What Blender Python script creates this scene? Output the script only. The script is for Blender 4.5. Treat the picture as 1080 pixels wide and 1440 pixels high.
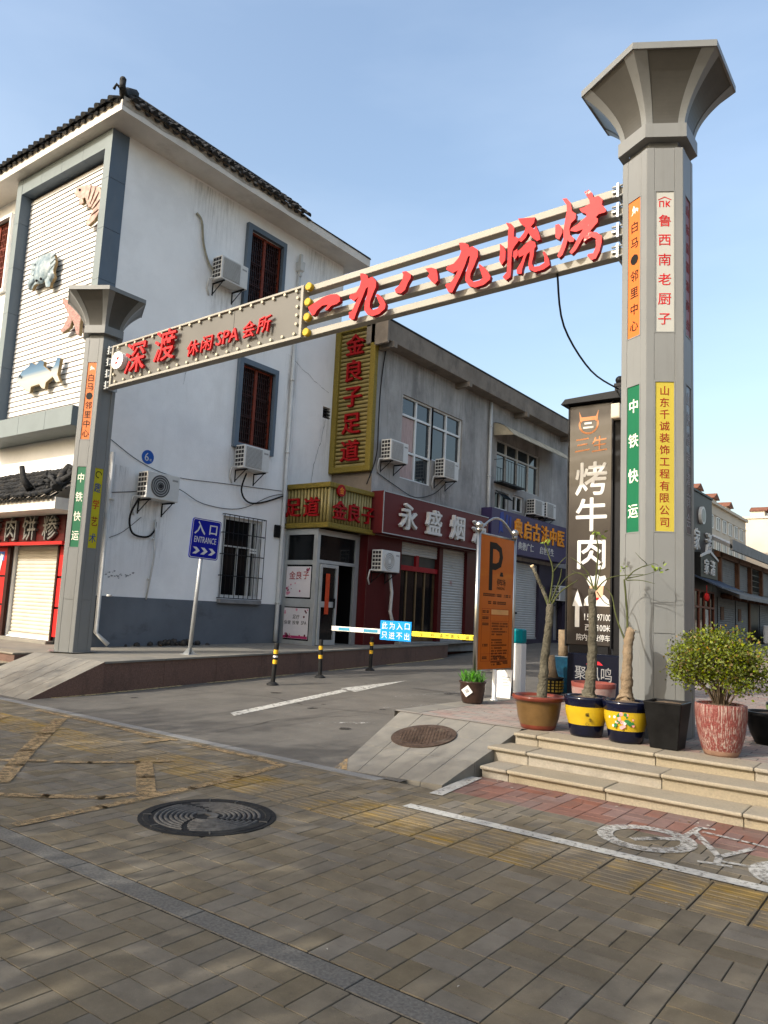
import bpy, bmesh, math, random
from math import sin, cos, pi, radians
from mathutils import Vector, Matrix
random.seed(7)
sc = bpy.context.scene
COL = sc.collection
for o in list(bpy.data.objects): bpy.data.objects.remove(o)

# ------------------------------------------------------------------ camera
YAW, PIT, ROL = radians(-36.916), radians(7.423), radians(2.785)
FPX, CAMH = 1067.0, 1.5
_f = Vector((sin(YAW)*cos(PIT), cos(YAW)*cos(PIT), sin(PIT)))
_r = Vector((cos(YAW), -sin(YAW), 0)); _u = _r.cross(_f)
_r, _u = _r*cos(ROL)+_u*sin(ROL), _u*cos(ROL)-_r*sin(ROL)
cd = bpy.data.cameras.new('camera'); cam = bpy.data.objects.new('camera', cd); COL.objects.link(cam)
cd.sensor_fit = 'VERTICAL'; cd.sensor_height = 24; cd.lens = FPX/1440*24
cd.clip_start = .05; cd.clip_end = 3000
m = Matrix.Identity(4)
for i in range(3):
    m[i][0] = _r[i]; m[i][1] = _u[i]; m[i][2] = -_f[i]
m[2][3] = CAMH
cam.matrix_world = m
sc.camera = cam
def proj(p):
    v = Vector(p)-Vector((0, 0, CAMH)); z = v.dot(_f)
    if z < .05: return None
    return 540+FPX*v.dot(_r)/z, 720-FPX*v.dot(_u)/z, z

# ------------------------------------------------------------------ sky, sun, exposure
SUN_EL, SHADOW_AZ = radians(30), radians(20)      # shadows fall towards +Y, turned a little to +X
sd = Vector((sin(SHADOW_AZ)*cos(SUN_EL), cos(SHADOW_AZ)*cos(SUN_EL), -sin(SUN_EL)))
w = bpy.data.worlds.new('World'); sc.world = w; w.use_nodes = True
nt = w.node_tree; bg = nt.nodes['Background']
sk = nt.nodes.new('ShaderNodeTexSky'); sk.sky_type = 'NISHITA'; sk.sun_disc = False
sk.sun_elevation = SUN_EL; sk.sun_rotation = math.atan2(-sd.x, -sd.y)
sk.air_density = 1.35; sk.dust_density = 5.0; sk.ozone_density = 1.2; sk.altitude = 50
tcw = nt.nodes.new('ShaderNodeTexCoord'); mpw = nt.nodes.new('ShaderNodeMapping'); mpw.inputs['Scale'].default_value = (1.2, 1.8, 5.); mpw.inputs['Rotation'].default_value = (.2, .1, .5)
nzw = nt.nodes.new('ShaderNodeTexNoise'); nzw.inputs['Scale'].default_value = 1.3; nzw.inputs['Detail'].default_value = 5; nzw.inputs['Roughness'].default_value = .55   # thin high haze over the whole sky
mrw = nt.nodes.new('ShaderNodeMapRange'); mrw.inputs[1].default_value = .42; mrw.inputs[2].default_value = .75; mrw.inputs[4].default_value = .08
mxw = nt.nodes.new('ShaderNodeMix'); mxw.data_type = 'RGBA'; mxw.inputs[7].default_value = (5.2, 5.6, 6.0, 1)
nt.links.new(tcw.outputs['Generated'], mpw.inputs[0]); nt.links.new(mpw.outputs[0], nzw.inputs['Vector']); nt.links.new(nzw.outputs['Fac'], mrw.inputs[0]); nt.links.new(mrw.outputs[0], mxw.inputs[0])
nt.links.new(sk.outputs[0], mxw.inputs[6]); nt.links.new(mxw.outputs[2], bg.inputs[0]); bg.inputs[1].default_value = .15
ld = bpy.data.lights.new('sun', 'SUN'); ld.energy = 2.3; ld.angle = radians(.55); ld.color = (1, .96, .89)
sun = bpy.data.objects.new('sun', ld); COL.objects.link(sun)
sun.rotation_euler = sd.to_track_quat('-Z', 'Y').to_euler(); sun.location = (-6, -20, 30)
sc.view_settings.view_transform = 'Standard'; sc.view_settings.look = 'None'
sc.view_settings.gamma = 1; sc.view_settings.exposure = 1.08
sc.view_settings.use_curve_mapping = False
sc.cycles.max_bounces = 6; sc.cycles.use_denoising = True
sc.cycles.sample_clamp_indirect = 6; sc.cycles.transparent_max_bounces = 8

# ------------------------------------------------------------------ materials
MATS = {}
def mat(name, col, rough=.6, var=.12, scale=4., bump=0., metal=0., col2=None, stretch=None, bscale=None, spec=.10, rnd=0., detail=6., thr=None, coat=0., pos=False):
    """principled with noise-mixed colour; rnd = tone change from piece to piece"""
    if name in MATS: return MATS[name]
    M = bpy.data.materials.new(name); M.use_nodes = True; MATS[name] = M
    n = M.node_tree.nodes; L = M.node_tree.links; b = n['Principled BSDF']
    b.inputs['Roughness'].default_value = rough; b.inputs['Metallic'].default_value = metal
    b.inputs['Specular IOR Level'].default_value = spec
    if coat: b.inputs['Coat Weight'].default_value = coat; b.inputs['Coat Roughness'].default_value = .12
    tc = n.new('ShaderNodeTexCoord'); mp = n.new('ShaderNodeMapping')
    ge0 = n.new('ShaderNodeNewGeometry'); M['pos'] = pos
    L.new(ge0.outputs['Position'] if pos else tc.outputs['Object'], mp.inputs[0])
    if stretch: mp.inputs['Scale'].default_value = stretch
    nz = n.new('ShaderNodeTexNoise'); nz.inputs['Scale'].default_value = scale; nz.inputs['Detail'].default_value = detail
    nz.inputs['Roughness'].default_value = .65
    L.new(mp.outputs[0], nz.inputs['Vector'])
    rp = n.new('ShaderNodeValToRGB'); L.new(nz.outputs['Fac'], rp.inputs[0])
    lo, hi = thr or (.32, .68)
    rp.color_ramp.elements[0].position = lo; rp.color_ramp.elements[1].position = hi
    a = Vector(col[:3]); c2 = Vector(col2[:3]) if col2 else a
    if col2: ca, cb = a, c2
    else: ca, cb = a*(1-var), a*(1+var)
    rp.color_ramp.elements[0].color = (*ca, 1); rp.color_ramp.elements[1].color = (*cb, 1)
    out = rp.outputs[0]
    if rnd:
        oi = n.new('ShaderNodeObjectInfo'); ge = n.new('ShaderNodeNewGeometry')
        ad = n.new('ShaderNodeMath'); ad.operation = 'ADD'
        L.new(oi.outputs['Random'], ad.inputs[0]); L.new(ge.outputs['Random Per Island'], ad.inputs[1])
        fr = n.new('ShaderNodeMath'); fr.operation = 'FRACT'; L.new(ad.outputs[0], fr.inputs[0])
        mr = n.new('ShaderNodeMapRange'); L.new(fr.outputs[0], mr.inputs[0])
        mr.inputs[3].default_value = 1-rnd; mr.inputs[4].default_value = 1+rnd
        hs = n.new('ShaderNodeHueSaturation'); L.new(out, hs.inputs['Color']); L.new(mr.outputs[0], hs.inputs['Value'])
        mr2 = n.new('ShaderNodeMapRange'); m7 = n.new('ShaderNodeMath'); m7.operation = 'MULTIPLY'; m7.inputs[1].default_value = 7.31
        f2 = n.new('ShaderNodeMath'); f2.operation = 'FRACT'; L.new(fr.outputs[0], m7.inputs[0]); L.new(m7.outputs[0], f2.inputs[0])
        L.new(f2.outputs[0], mr2.inputs[0]); mr2.inputs[3].default_value = .8; mr2.inputs[4].default_value = 1.35
        L.new(mr2.outputs[0], hs.inputs['Saturation'])
        out = hs.outputs[0]
    L.new(out, b.inputs['Base Color'])
    if bump:
        n2 = n.new('ShaderNodeTexNoise'); n2.inputs['Scale'].default_value = bscale or scale*6; n2.inputs['Detail'].default_value = 5
        L.new(ge0.outputs['Position'] if pos else tc.outputs['Object'], n2.inputs['Vector'])
        bp = n.new('ShaderNodeBump'); bp.inputs['Strength'].default_value = min(1, bump); bp.inputs['Distance'].default_value = .006 if pos else .02
        L.new(n2.outputs['Fac'], bp.inputs['Height']); L.new(bp.outputs[0], b.inputs['Normal'])
    return M
def layer(M, col, scale, lo, hi, stretch=None, amt=1., seed=0.):
    """stains with a shape of their own laid over a material's colour"""
    n = M.node_tree.nodes; L = M.node_tree.links; b = n['Principled BSDF']
    src = b.inputs['Base Color'].links[0].from_socket
    tc = n.new('ShaderNodeTexCoord'); mp = n.new('ShaderNodeMapping'); ge0 = n.new('ShaderNodeNewGeometry')
    L.new(ge0.outputs['Position'] if M.get('pos') else tc.outputs['Object'], mp.inputs[0])
    if stretch: mp.inputs['Scale'].default_value = stretch
    mp.inputs['Location'].default_value = (seed, seed*1.7, seed*.6)
    nz = n.new('ShaderNodeTexNoise'); nz.inputs['Scale'].default_value = scale; nz.inputs['Detail'].default_value = 8; nz.inputs['Roughness'].default_value = .7
    L.new(mp.outputs[0], nz.inputs['Vector'])
    mr = n.new('ShaderNodeMapRange'); L.new(nz.outputs['Fac'], mr.inputs[0])
    mr.inputs[1].default_value = lo; mr.inputs[2].default_value = hi; mr.inputs[4].default_value = amt
    mx = n.new('ShaderNodeMix'); mx.data_type = 'RGBA'
    L.new(mr.outputs[0], mx.inputs[0]); L.new(src, mx.inputs[6]); mx.inputs[7].default_value = (*col, 1)
    L.new(mx.outputs[2], b.inputs['Base Color'])
    return M
def glass(name, col=(.007, .008, .009), rough=.06, spec=.18):
    if name in MATS: return MATS[name]
    M = mat(name, col, rough, .2, 1.5, spec=spec); return M
def worn(name, col, scale=14., lo=.42, hi=.58, rough=.7):
    """worn street paint: opaque with gaps where the ground shows"""
    if name in MATS: return MATS[name]
    M = mat(name, col, rough, .15, 6.)
    n = M.node_tree.nodes; L = M.node_tree.links; b = n['Principled BSDF']; out = n['Material Output']
    tc = n.new('ShaderNodeTexCoord'); nz = n.new('ShaderNodeTexNoise'); nz.inputs['Scale'].default_value = scale; nz.inputs['Detail'].default_value = 8
    nz.inputs['Roughness'].default_value = .75
    L.new(tc.outputs['Object'], nz.inputs['Vector'])
    mr = n.new('ShaderNodeMapRange'); mr.inputs[1].default_value = lo; mr.inputs[2].default_value = hi
    L.new(nz.outputs['Fac'], mr.inputs[0])
    tr = n.new('ShaderNodeBsdfTransparent'); mx = n.new('ShaderNodeMixShader')
    L.new(mr.outputs[0], mx.inputs[0]); L.new(tr.outputs[0], mx.inputs[1]); L.new(b.outputs[0], mx.inputs[2])
    L.new(mx.outputs[0], out.inputs[0])
    return M

# ------------------------------------------------------------------ mesh builder
def V3(*a): return Vector(a)
class MB:
    def __init__(s): s.v = []; s.f = []; s.m = []; s.sm = []
    def add(s, vs, fs, mi=0, smooth=False):
        k = len(s.v); s.v += [tuple(v) for v in vs]
        for f in fs: s.f.append([i+k for i in f]); s.m.append(mi); s.sm.append(smooth)
        return s
    def box(s, x0, x1, y0, y1, z0, z1, mi=0):
        v = [(x0,y0,z0),(x1,y0,z0),(x1,y1,z0),(x0,y1,z0),(x0,y0,z1),(x1,y0,z1),(x1,y1,z1),(x0,y1,z1)]
        return s.add(v, [(3,2,1,0),(4,5,6,7),(0,1,5,4),(1,2,6,5),(2,3,7,6),(3,0,4,7)], mi)
    def obox(s, c, a, b, d, mi=0):
        """centre and three half-axes"""
        c = Vector(c); a = Vector(a); b = Vector(b); d = Vector(d)
        v = [c+a*i+b*j+d*k for k in (-1, 1) for j, i in ((-1,-1),(-1,1),(1,1),(1,-1))]
        return s.add(v, [(3,2,1,0),(4,5,6,7),(0,1,5,4),(1,2,6,5),(2,3,7,6),(3,0,4,7)], mi)
    def prism(s, poly, O, U, V, N, d, mi=0, mside=None):
        """polygon in the plane O,U,V pushed out by d along N"""
        O = Vector(O); U = Vector(U); V = Vector(V); N = Vector(N); n = len(poly)
        a = sum(poly[i][0]*poly[(i+1) % n][1]-poly[(i+1) % n][0]*poly[i][1] for i in range(n))
        if a < 0: poly = poly[::-1]
        lo = [O+U*p[0]+V*p[1] for p in poly]; hi = [p+N*d for p in lo]
        s.add(lo+hi, [tuple(range(n, 2*n)), tuple(range(n-1, -1, -1))], mi)
        k = len(s.v)-2*n
        for i in range(n):
            j = (i+1) % n; s.f.append([k+i, k+j, k+n+j, k+n+i]); s.m.append(mi if mside is None else mside); s.sm.append(False)
        return s
    def tube(s, pts, r, n=6, mi=0, cap=True):
        pts = [Vector(p) for p in pts]; rs = r if isinstance(r, (list, tuple)) else [r]*len(pts)
        if len(rs) != len(pts): rs = [rs[0]+(rs[-1]-rs[0])*i/(len(pts)-1) for i in range(len(pts))]
        vs = []; fs = []; ref = None
        for i, p in enumerate(pts):
            t = (pts[min(i+1, len(pts)-1)]-pts[max(i-1, 0)]).normalized()
            if ref is None: ref = t.orthogonal().normalized()
            ref = (ref-t*ref.dot(t))
            ref = ref.normalized() if ref.length > 1e-6 else t.orthogonal().normalized()
            b = t.cross(ref)
            vs += [p+(ref*cos(2*pi*k/n)+b*sin(2*pi*k/n))*rs[i] for k in range(n)]
        for i in range(len(pts)-1):
            for k in range(n): fs.append((i*n+k, i*n+(k+1) % n, (i+1)*n+(k+1) % n, (i+1)*n+k))
        s.add(vs, fs, mi, True)
        if cap:
            k = len(s.v)-len(vs)
            s.f += [[k+i for i in range(n-1, -1, -1)], [k+len(vs)-n+i for i in range(n)]]; s.m += [mi, mi]; s.sm += [False, False]
        return s
    def lathe(s, prof, c=(0, 0, 0), n=32, mi=None, smooth=True, rot=0, sx=1., sy=1.):
        """profile of (radius, height[, material])"""
        vs = []
        for p in prof: vs += [(c[0]+sx*p[0]*cos(2*pi*k/n+rot), c[1]+sy*p[0]*sin(2*pi*k/n+rot), c[2]+p[1]) for k in range(n)]
        k0 = len(s.v); s.v += vs
        for i in range(len(prof)-1):
            mm = mi if mi is not None else (prof[i][2] if len(prof[i]) > 2 else 0)
            for k in range(n):
                s.f.append([k0+i*n+k, k0+i*n+(k+1) % n, k0+(i+1)*n+(k+1) % n, k0+(i+1)*n+k]); s.m.append(mm); s.sm.append(smooth)
        return s
    def disc(s, O, U, V, N, r, d, n=20, mi=0):
        return s.prism([(r*cos(2*pi*k/n), r*sin(2*pi*k/n)) for k in range(n)], O, U, V, N, d, mi)
    def sph(s, c, r, nu=10, nv=6, mi=0, sz=1.):
        return s.lathe([(max(1e-4, r*sin(pi*i/nv)), -r*sz*cos(pi*i/nv)) for i in range(nv+1)], c, nu, mi)
    def mesh(s, name, mats, off=(0, 0, 0)):
        me = bpy.data.meshes.new(name)
        ox, oy, oz = off
        me.from_pydata([(a-ox, b-oy, c-oz) for a, b, c in s.v], [], s.f)
        for M in (mats if isinstance(mats, (list, tuple)) else [mats]): me.materials.append(M)
        me.polygons.foreach_set('material_index', s.m); me.polygons.foreach_set('use_smooth', s.sm)
        me.update(); return me
    def build(s, name, mats, parent=None, bevel=0, segs=1, label=None):
        off = wloc(parent)
        o = bpy.data.objects.new(name, s.mesh(name, mats, off)); COL.objects.link(o)
        if parent: o.parent = parent
        if bevel:
            b = o.modifiers.new('bevel', 'BEVEL'); b.width = bevel; b.segments = segs; b.limit_method = 'ANGLE'; b.angle_limit = radians(40)
        if label: o['label'] = label
        return o
def wloc(o):
    t = Vector((0, 0, 0))
    while o is not None: t += o.location; o = o.parent
    return t
def tag(o, label=None, cat=None, group=None, kind=None):
    for k, v in (('label', label), ('category', cat), ('group', group), ('kind', kind)):
        if v: o[k] = v
    return o
def thing(name, label, cat, loc=(0, 0, 0), group=None):
    o = bpy.data.objects.new(name, None); COL.objects.link(o); o.location = loc; o.empty_display_size = .2
    return tag(o, label, cat, group)
def copy_tree(o, parent=None):
    c = o.copy(); COL.objects.link(c); c.parent = parent
    for ch in KIDS(o): copy_tree(ch, c)
    return c
def KIDS(o): return [x for x in o.children]
X, Y, Z = V3(1, 0, 0), V3(0, 1, 0), V3(0, 0, 1)
FX = (Y, Z, X)        # a face looking to +X: right, up, out
FY = (X, Z, -Y)       # a face looking to -Y (the street)

# ------------------------------------------------------------------ glyphs: all characters made once
ALLTXT = '深渡休闲会所白马邻里中心铁快运趣学艺术鲁西南老厨子山东千诚装饰工程有限公司省福清商沂蒙肉饼糁金良足道永盛烟酒典启古法医德广仁世养生三烤牛行米院内免费停车场聚凤鸣入口此为只进不出一杆请勿跟减速慢行号疗保健按摩渚·家'
WORDS = ['SPA', 'ENTRANCE', '158', '697100', '100', 'P', '6', 'PARKING', '号']
GL = {}
def make_glyphs():
    tmp = []
    for t in sorted(set(ALLTXT))+WORDS:
        for bold in (0, 1):
            c = bpy.data.curves.new('g', 'FONT'); c.body = t; c.size = 1; c.extrude = .5; c.offset = .004*bold; c.resolution_u = 2
            o = bpy.data.objects.new('g', c); COL.objects.link(o); tmp.append((t, bold, o, c))
    dg = bpy.context.evaluated_depsgraph_get(); dg.update()
    for t, bold, o, c in tmp:
        me = o.evaluated_get(dg).to_mesh()
        GL[t, bold] = ([tuple(v.co) for v in me.vertices], [tuple(p.vertices) for p in me.polygons])
        o.evaluated_get(dg).to_mesh_clear()
    for t, bold, o, c in tmp:
        bpy.data.objects.remove(o); bpy.data.curves.remove(c)
make_glyphs()
def glyph(mb, t, O, fr, w, h, d, bold=0, mi=0, shear=0):
    """character t centred on O, w wide and h high, d thick"""
    U, Vv, N = fr; vs, fs = GL[t, min(bold, 1) if bold != 2 else 0]
    if not vs: return mb
    xs = [v[0] for v in vs]; ys = [v[1] for v in vs]
    x0, x1, y0, y1 = min(xs), max(xs), min(ys), max(ys)
    if len(t) == 1 and ord(t) > 0x2000:
        k = .92; sx, sy = w/k, h/k; cx, cy = (x0+x1)/2, ((y0+y1)/2 if t not in '一·' else .38)
        if t == '·': cx, cy = (x0+x1)/2, (y0+y1)/2; sx = sy = min(w, h)*.09/max(1e-6, x1-x0)
    else: sx = w/max(1e-6, x1-x0); sy = h/max(1e-6, y1-y0); cx, cy = (x0+x1)/2, (y0+y1)/2
    O = Vector(O)
    if bold == 2:
        for k, (a, b) in enumerate(((-1, 0), (1, 0), (0, -1), (0, 1))): mb.add([O+U*((v[0]-cx+a*.014)*sx+shear*(v[1]-cy)*sy)+Vv*((v[1]-cy+b*.014)*sy)+N*((v[2]+.5)*d-.0006*(k+1)) for v in vs], fs, mi)
    return mb.add([O+U*((v[0]-cx)*sx+shear*(v[1]-cy)*sy)+Vv*((v[1]-cy)*sy)+N*((v[2]+.5)*d) for v in vs], fs, mi)

# ------------------------------------------------------------------ palette
gal = mat('painted steel grey', (.160, .163, .156), .42, .06, 1.2, metal=.0, bump=.03, spec=.35)
layer(gal, (.12, .118, .105), 3., .52, .8, (4, 4, .35), .55); layer(gal, (.09, .082, .07), 9., .66, .74, (1, 1, .5), .5, 7)
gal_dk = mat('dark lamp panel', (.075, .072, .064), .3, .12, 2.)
rail_m = mat('cream rail paint', (.29, .275, .235), .5, .07, 2., bump=.05)
layer(rail_m, (.2, .175, .14), 2.5, .6, .8, None, .5)
red_l = mat('red acrylic', (.48, .012, .014), .6, .12, 9., spec=.2); layer(red_l, (.6, .1, .09), 30., .68, .72, None, .4)
red_s = mat('red letter side', (.28, .012, .015), .4)
red_faded = mat('faded red acrylic', (.52, .04, .04), .6, .1, 9., spec=.2); layer(red_faded, (.7, .55, .5), 5., .6, .64, None, .7)
white_p = mat('white paint', (.72, .71, .68), .5, .05, 3.)
white_wall = mat('white render', (.80, .795, .78), .85, .05, .7, bump=.15, bscale=30)
layer(white_wall, (.45, .44, .42), 1.1, .56, .85, (.6, 1, .22), .4); layer(white_wall, (.6, .59, .58), .35, .48, .62, None, .35, 2); layer(white_wall, (.5, .47, .42), 6., .62, .8, (1, 1, .15), .35, 4)
slate = mat('slate blue cladding', (.105, .135, .17), .45, .08, .8); layer(slate, (.2, .21, .21), 2., .5, .9, (1, 1, .3), .4)
slate_lt = mat('grey green cladding', (.17, .195, .195), .5, .07, 1.5)
plinth_m = mat('dark grey plinth paint', (.125, .138, .155), .8, .12, 1., bump=.15, bscale=25)
layer(plinth_m, (.045, .045, .048), 1.6, .58, .8, (1, .7, 1.2), .7); layer(plinth_m, (.3, .3, .3), 9., .69, .74, (1, 1, 3), .7, 3)
conc_wall = mat('weathered cement render', (.33, .32, .305), .9, .14, .8, bump=.3, bscale=22)
layer(conc_wall, (.115, .112, .11), .8, .45, .75, (1, 1.1, .5), .8); layer(conc_wall, (.5, .48, .46), 1.3, .56, .7, (1, 1, .7), .6, 5)
layer(conc_wall, (.07, .068, .066), 3., .55, .75, (1, 1, .1), .7, 9)
conc_cor = mat('weathered cornice', (.2, .172, .142), .9, .2, 1.6, bump=.4, bscale=14); layer(conc_cor, (.08, .075, .07), 2., .52, .75, (1, 1, .4), .8)
tile_dk = mat('dark roof tile', (.028, .028, .028), .75, .5, 12., bump=.5, bscale=30, rnd=.3); layer(tile_dk, (.2, .17, .13), 4., .56, .75, None, .6)
mortar_m = mat('crumbling mortar', (.34, .30, .25), .95, .3, 9., bump=.8, bscale=20)
wood_red = mat('red brown lattice wood', (.16, .035, .02), .5, .25, 8.)
wood_dk = mat('dark lattice wood', (.03, .011, .009), .5, .25, 8.)
black_gap = mat('dark interior', (.006, .006, .006), .7)
glass_dk = glass('window glass')
glass_bl = glass('sky reflecting glass', (.02, .028, .035), .05, .6)
white_up = mat('white window frame', (.62, .63, .62), .4, .06, 5.)
ac_w = mat('air conditioner casing', (.56, .555, .53), .5, .06, 4.); layer(ac_w, (.3, .27, .22), 4., .6, .8, (1, 1, .3), .6)
ac_g = mat('air conditioner grille', (.26, .26, .25), .55, .1, 10.)
ac_dk = mat('dark vent', (.03, .03, .032), .6)
blk_met = mat('black iron', (.010, .010, .011), .45, .2, 8.)
steel = mat('stainless steel', (.45, .44, .41), .28, .08, 6., metal=1.)
galv = mat('galvanised pole', (.36, .37, .37), .45, .12, 7., metal=.4)
gold_m = mat('gold corrugated plastic', (.27, .215, .075), .42, .12, 5., spec=.5)
gold_d = mat('gold carved frame', (.2, .15, .03), .4, .35, 40., bump=.9, bscale=60)
maroon = mat('maroon sign panel', (.10, .016, .017), .35, .06, 1.2); maroon_w = mat('maroon cladding', (.065, .009, .010), .3, .1, 2.)
purple = mat('purple sign panel', (.05, .038, .095), .4, .08, 1.2)
let_w = mat('white letter', (.56, .55, .52), .45, .05, 5.); let_ws = mat('white letter side', (.5, .49, .47), .5)
let_or = mat('orange letter', (.72, .27, .02), .4)
gold_red = mat('dark red letter', (.27, .008, .010), .5, .1, 6.)
shut_m = mat('steel shutter', (.42, .42, .40), .5, .08, 2., metal=.1); layer(shut_m, (.2, .18, .15), 3., .58, .75, (1, 1, 3), .5)
shut_cr = mat('cream shutter', (.47, .435, .36), .55, .08, 2.); layer(shut_cr, (.25, .2, .14), 7., .66, .72, (1, 1, 3), .7)
pvc = mat('grey plastic pipe', (.5, .5, .48), .55, .08, 4.)
cable_m = mat('black cable', (.012, .012, .012), .5)
def holed(mb, O, fr, u0, u1, v0, v1, holes, d=.15, mi=0, mr=None):
    """a wall face with real openings and their reveals"""
    U, Vv, N = fr; O = Vector(O); mr = mi if mr is None else mr
    us = sorted({u0, u1, *[h[0] for h in holes], *[h[1] for h in holes]}); vs = sorted({v0, v1, *[h[2] for h in holes], *[h[3] for h in holes]})
    P = lambda a, b, k=0: O+U*a+Vv*b-N*k
    for i in range(len(us)-1):
        for j in range(len(vs)-1):
            a, b, c, e = us[i], us[i+1], vs[j], vs[j+1]
            if any(h[0] <= (a+b)/2 <= h[1] and h[2] <= (c+e)/2 <= h[3] for h in holes): continue
            mb.add([P(a, c), P(b, c), P(b, e), P(a, e)], [(0, 1, 2, 3)], mi)
    for a, b, c, e in holes:
        mb.add([P(a, c), P(b, c), P(b, e), P(a, e), P(a, c, d), P(b, c, d), P(b, e, d), P(a, e, d)],
               [(0, 4, 5, 1), (1, 5, 6, 2), (2, 6, 7, 3), (3, 7, 4, 0)], mr)
    return mb
def fbox(mb, O, fr, u0, u1, v0, v1, n0, n1, mi=0):
    """a box given in face coordinates"""
    U, Vv, N = fr
    return mb.obox(Vector(O)+U*(u0+u1)/2+Vv*(v0+v1)/2+N*(n0+n1)/2, U*(u1-u0)/2, Vv*(v1-v0)/2, N*(n1-n0)/2, mi)
OX = lambda x: V3(x, 0, 0)      # origin for a +X face: u = Y, v = Z
OY = lambda y: V3(0, y, 0)      # origin for a -Y face: u = X, v = Z

# ================================================================== SETTING
asphalt = mat('asphalt', (.125, .115, .10), .85, .16, 1.4, bump=.45, bscale=140)
layer(asphalt, (.06, .058, .055), .5, .5, .75, (1, .5, 1), .6); layer(asphalt, (.19, .178, .155), 55., .58, .72, None, .6, 3); layer(asphalt, (.045, .043, .04), 1.0, .54, .72, (2.2, .16, 1), .55, 8); layer(asphalt, (.17, .155, .13), .6, .55, .75, (.6, 1.6, 1), .5, 12)
stone_lt = mat('granite paving', (.2, .185, .155), .7, .12, 3., bump=.1, bscale=80); layer(stone_lt, (.12, .118, .112), 1.1, .46, .7, None, .75)
layer(stone_lt, (.3, .27, .21), 90., .58, .7, None, .35, 2)
joint = mat('sandy joint', (.022, .019, .015), .95, .25, 20.)
pav = mat('grey concrete paver', (.136, .117, .088), .9, .16, 7., bump=.35, bscale=230, rnd=.11, pos=True, spec=.1)
layer(pav, (.08, .072, .06), 1.1, .52, .75, None, .6); layer(pav, (.17, .145, .105), 1.3, .52, .75, None, .5, 6); layer(pav, (.05, .046, .04), 14., .62, .72, None, .55, 9); layer(pav, (.23, .2, .155), 90., .58, .68, None, .45, 3); layer(pav, (.06, .052, .042), 110., .6, .68, None, .5, 13)
pav_red = mat('red concrete paver', (.165, .095, .078), .9, .13, 7., bump=.35, bscale=230, rnd=.12, pos=True, spec=.1); layer(pav_red, (.12, .095, .08), 1.5, .46, .68, None, .75); layer(pav_red, (.07, .06, .05), 14., .62, .72, None, .5, 9)
tact = mat('yellow tactile paver', (.215, .152, .066), .9, .14, 6., bump=.35, bscale=230, rnd=.12, pos=True, spec=.1); layer(tact, (.13, .112, .085), 1.3, .36, .58, None, .92); layer(tact, (.07, .062, .05), 12., .6, .72, None, .55, 5)
granite_s = mat('grey granite strip', (.115, .109, .097), .85, .3, 60., bump=.15, bscale=90); layer(granite_s, (.1, .1, .1), 2., .55, .75, None, .6)
gr_red = mat('brown granite', (.14, .085, .066), .55, .25, 45., bump=.12, bscale=60); layer(gr_red, (.05, .038, .033), 1.8, .5, .75, (1, 1, .6), .7)
layer(gr_red, (.3, .24, .2), 7., .7, .76, None, .5, 3)
gr_yel = mat('yellow rust granite', (.24, .21, .162), .7, .15, 55., bump=.15, bscale=90, rnd=.07); layer(gr_yel, (.2, .165, .115), 2.2, .5, .75, (1, 1, 2), .7)
layer(gr_yel, (.13, .115, .095), 4., .56, .72, None, .6, 4); layer(gr_yel, (.36, .32, .24), 120., .6, .7, None, .4, 6)
paint_w = worn('worn white paint', (.38, .37, .335), 26., .31, .48)
paint_y = worn('worn orange yellow paint', (.27, .19, .10), 15., .36, .56)
paint_w2 = worn('faded white paint', (.34, .33, .30), 24., .36, .56)

def struct(name, mb, mats, **k): return tag(mb.build(name, mats, **k), kind='structure')
g = MB(); S = 900
g.add([(-S, -S, -.06), (S, -S, -.06), (S, S, -.06), (-S, S, -.06)], [(0, 1, 2, 3)])
struct('ground', g, mat('bare ground', (.16, .145, .12), .95, .2, .3))

def road_z(y):
    if y < 6: return 0.
    if y < 18: return .018*(y-6)
    if y < 26: return .216+(y-18)*.05
    return .616
ys = [5.75, 6.5, 8, 10, 12, 14, 16, 18, 20, 23, 26, 40, 70, 130]
g = MB()
for a, b in zip(ys, ys[1:]):
    g.add([(-13, a, road_z(a)), (-4 if b < 15 else 14, a, road_z(a)), (-4 if b < 15 else 14, b, road_z(b)), (-13, b, road_z(b))], [(0, 1, 2, 3)])
road = struct('road', g, asphalt)
# painted straight-ahead arrow and faint bay lines on the road
def on_road(pts, lift=.005): return [(x, y, road_z(y)+lift) for x, y in pts]
g = MB(); g.add(on_road([(-7.93, 7.30), (-7.70, 7.16), (-8.50, 10.55), (-8.72, 10.62)]), [(0, 1, 2, 3)])
g.add(on_road([(-8.86, 10.75), (-8.36, 10.55), (-8.90, 12.9)]), [(0, 1, 2)])
g.build('lane_arrow', worn('white road paint', (.42, .41, .37), 16., .36, .50), road)
g = MB()
for a, b, t in (((-7.6, 10.6), (-7.1, 12.4), .05), ((-6.9, 9.4), (-6.2, 11.6), .05), ((-6.6, 7.6), (-6.1, 8.2), .05)):
    d = Vector((b[0]-a[0], b[1]-a[1])).normalized(); p = Vector((-d.y, d.x))*t
    g.add(on_road([(a[0]-p.x, a[1]-p.y), (b[0]-p.x, b[1]-p.y), (b[0]+p.x, b[1]+p.y), (a[0]+p.x, a[1]+p.y)]), [(0, 1, 2, 3)])
g.build('faded_line', worn('ghost white paint', (.4, .39, .36), 16., .5, .66), road)

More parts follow.
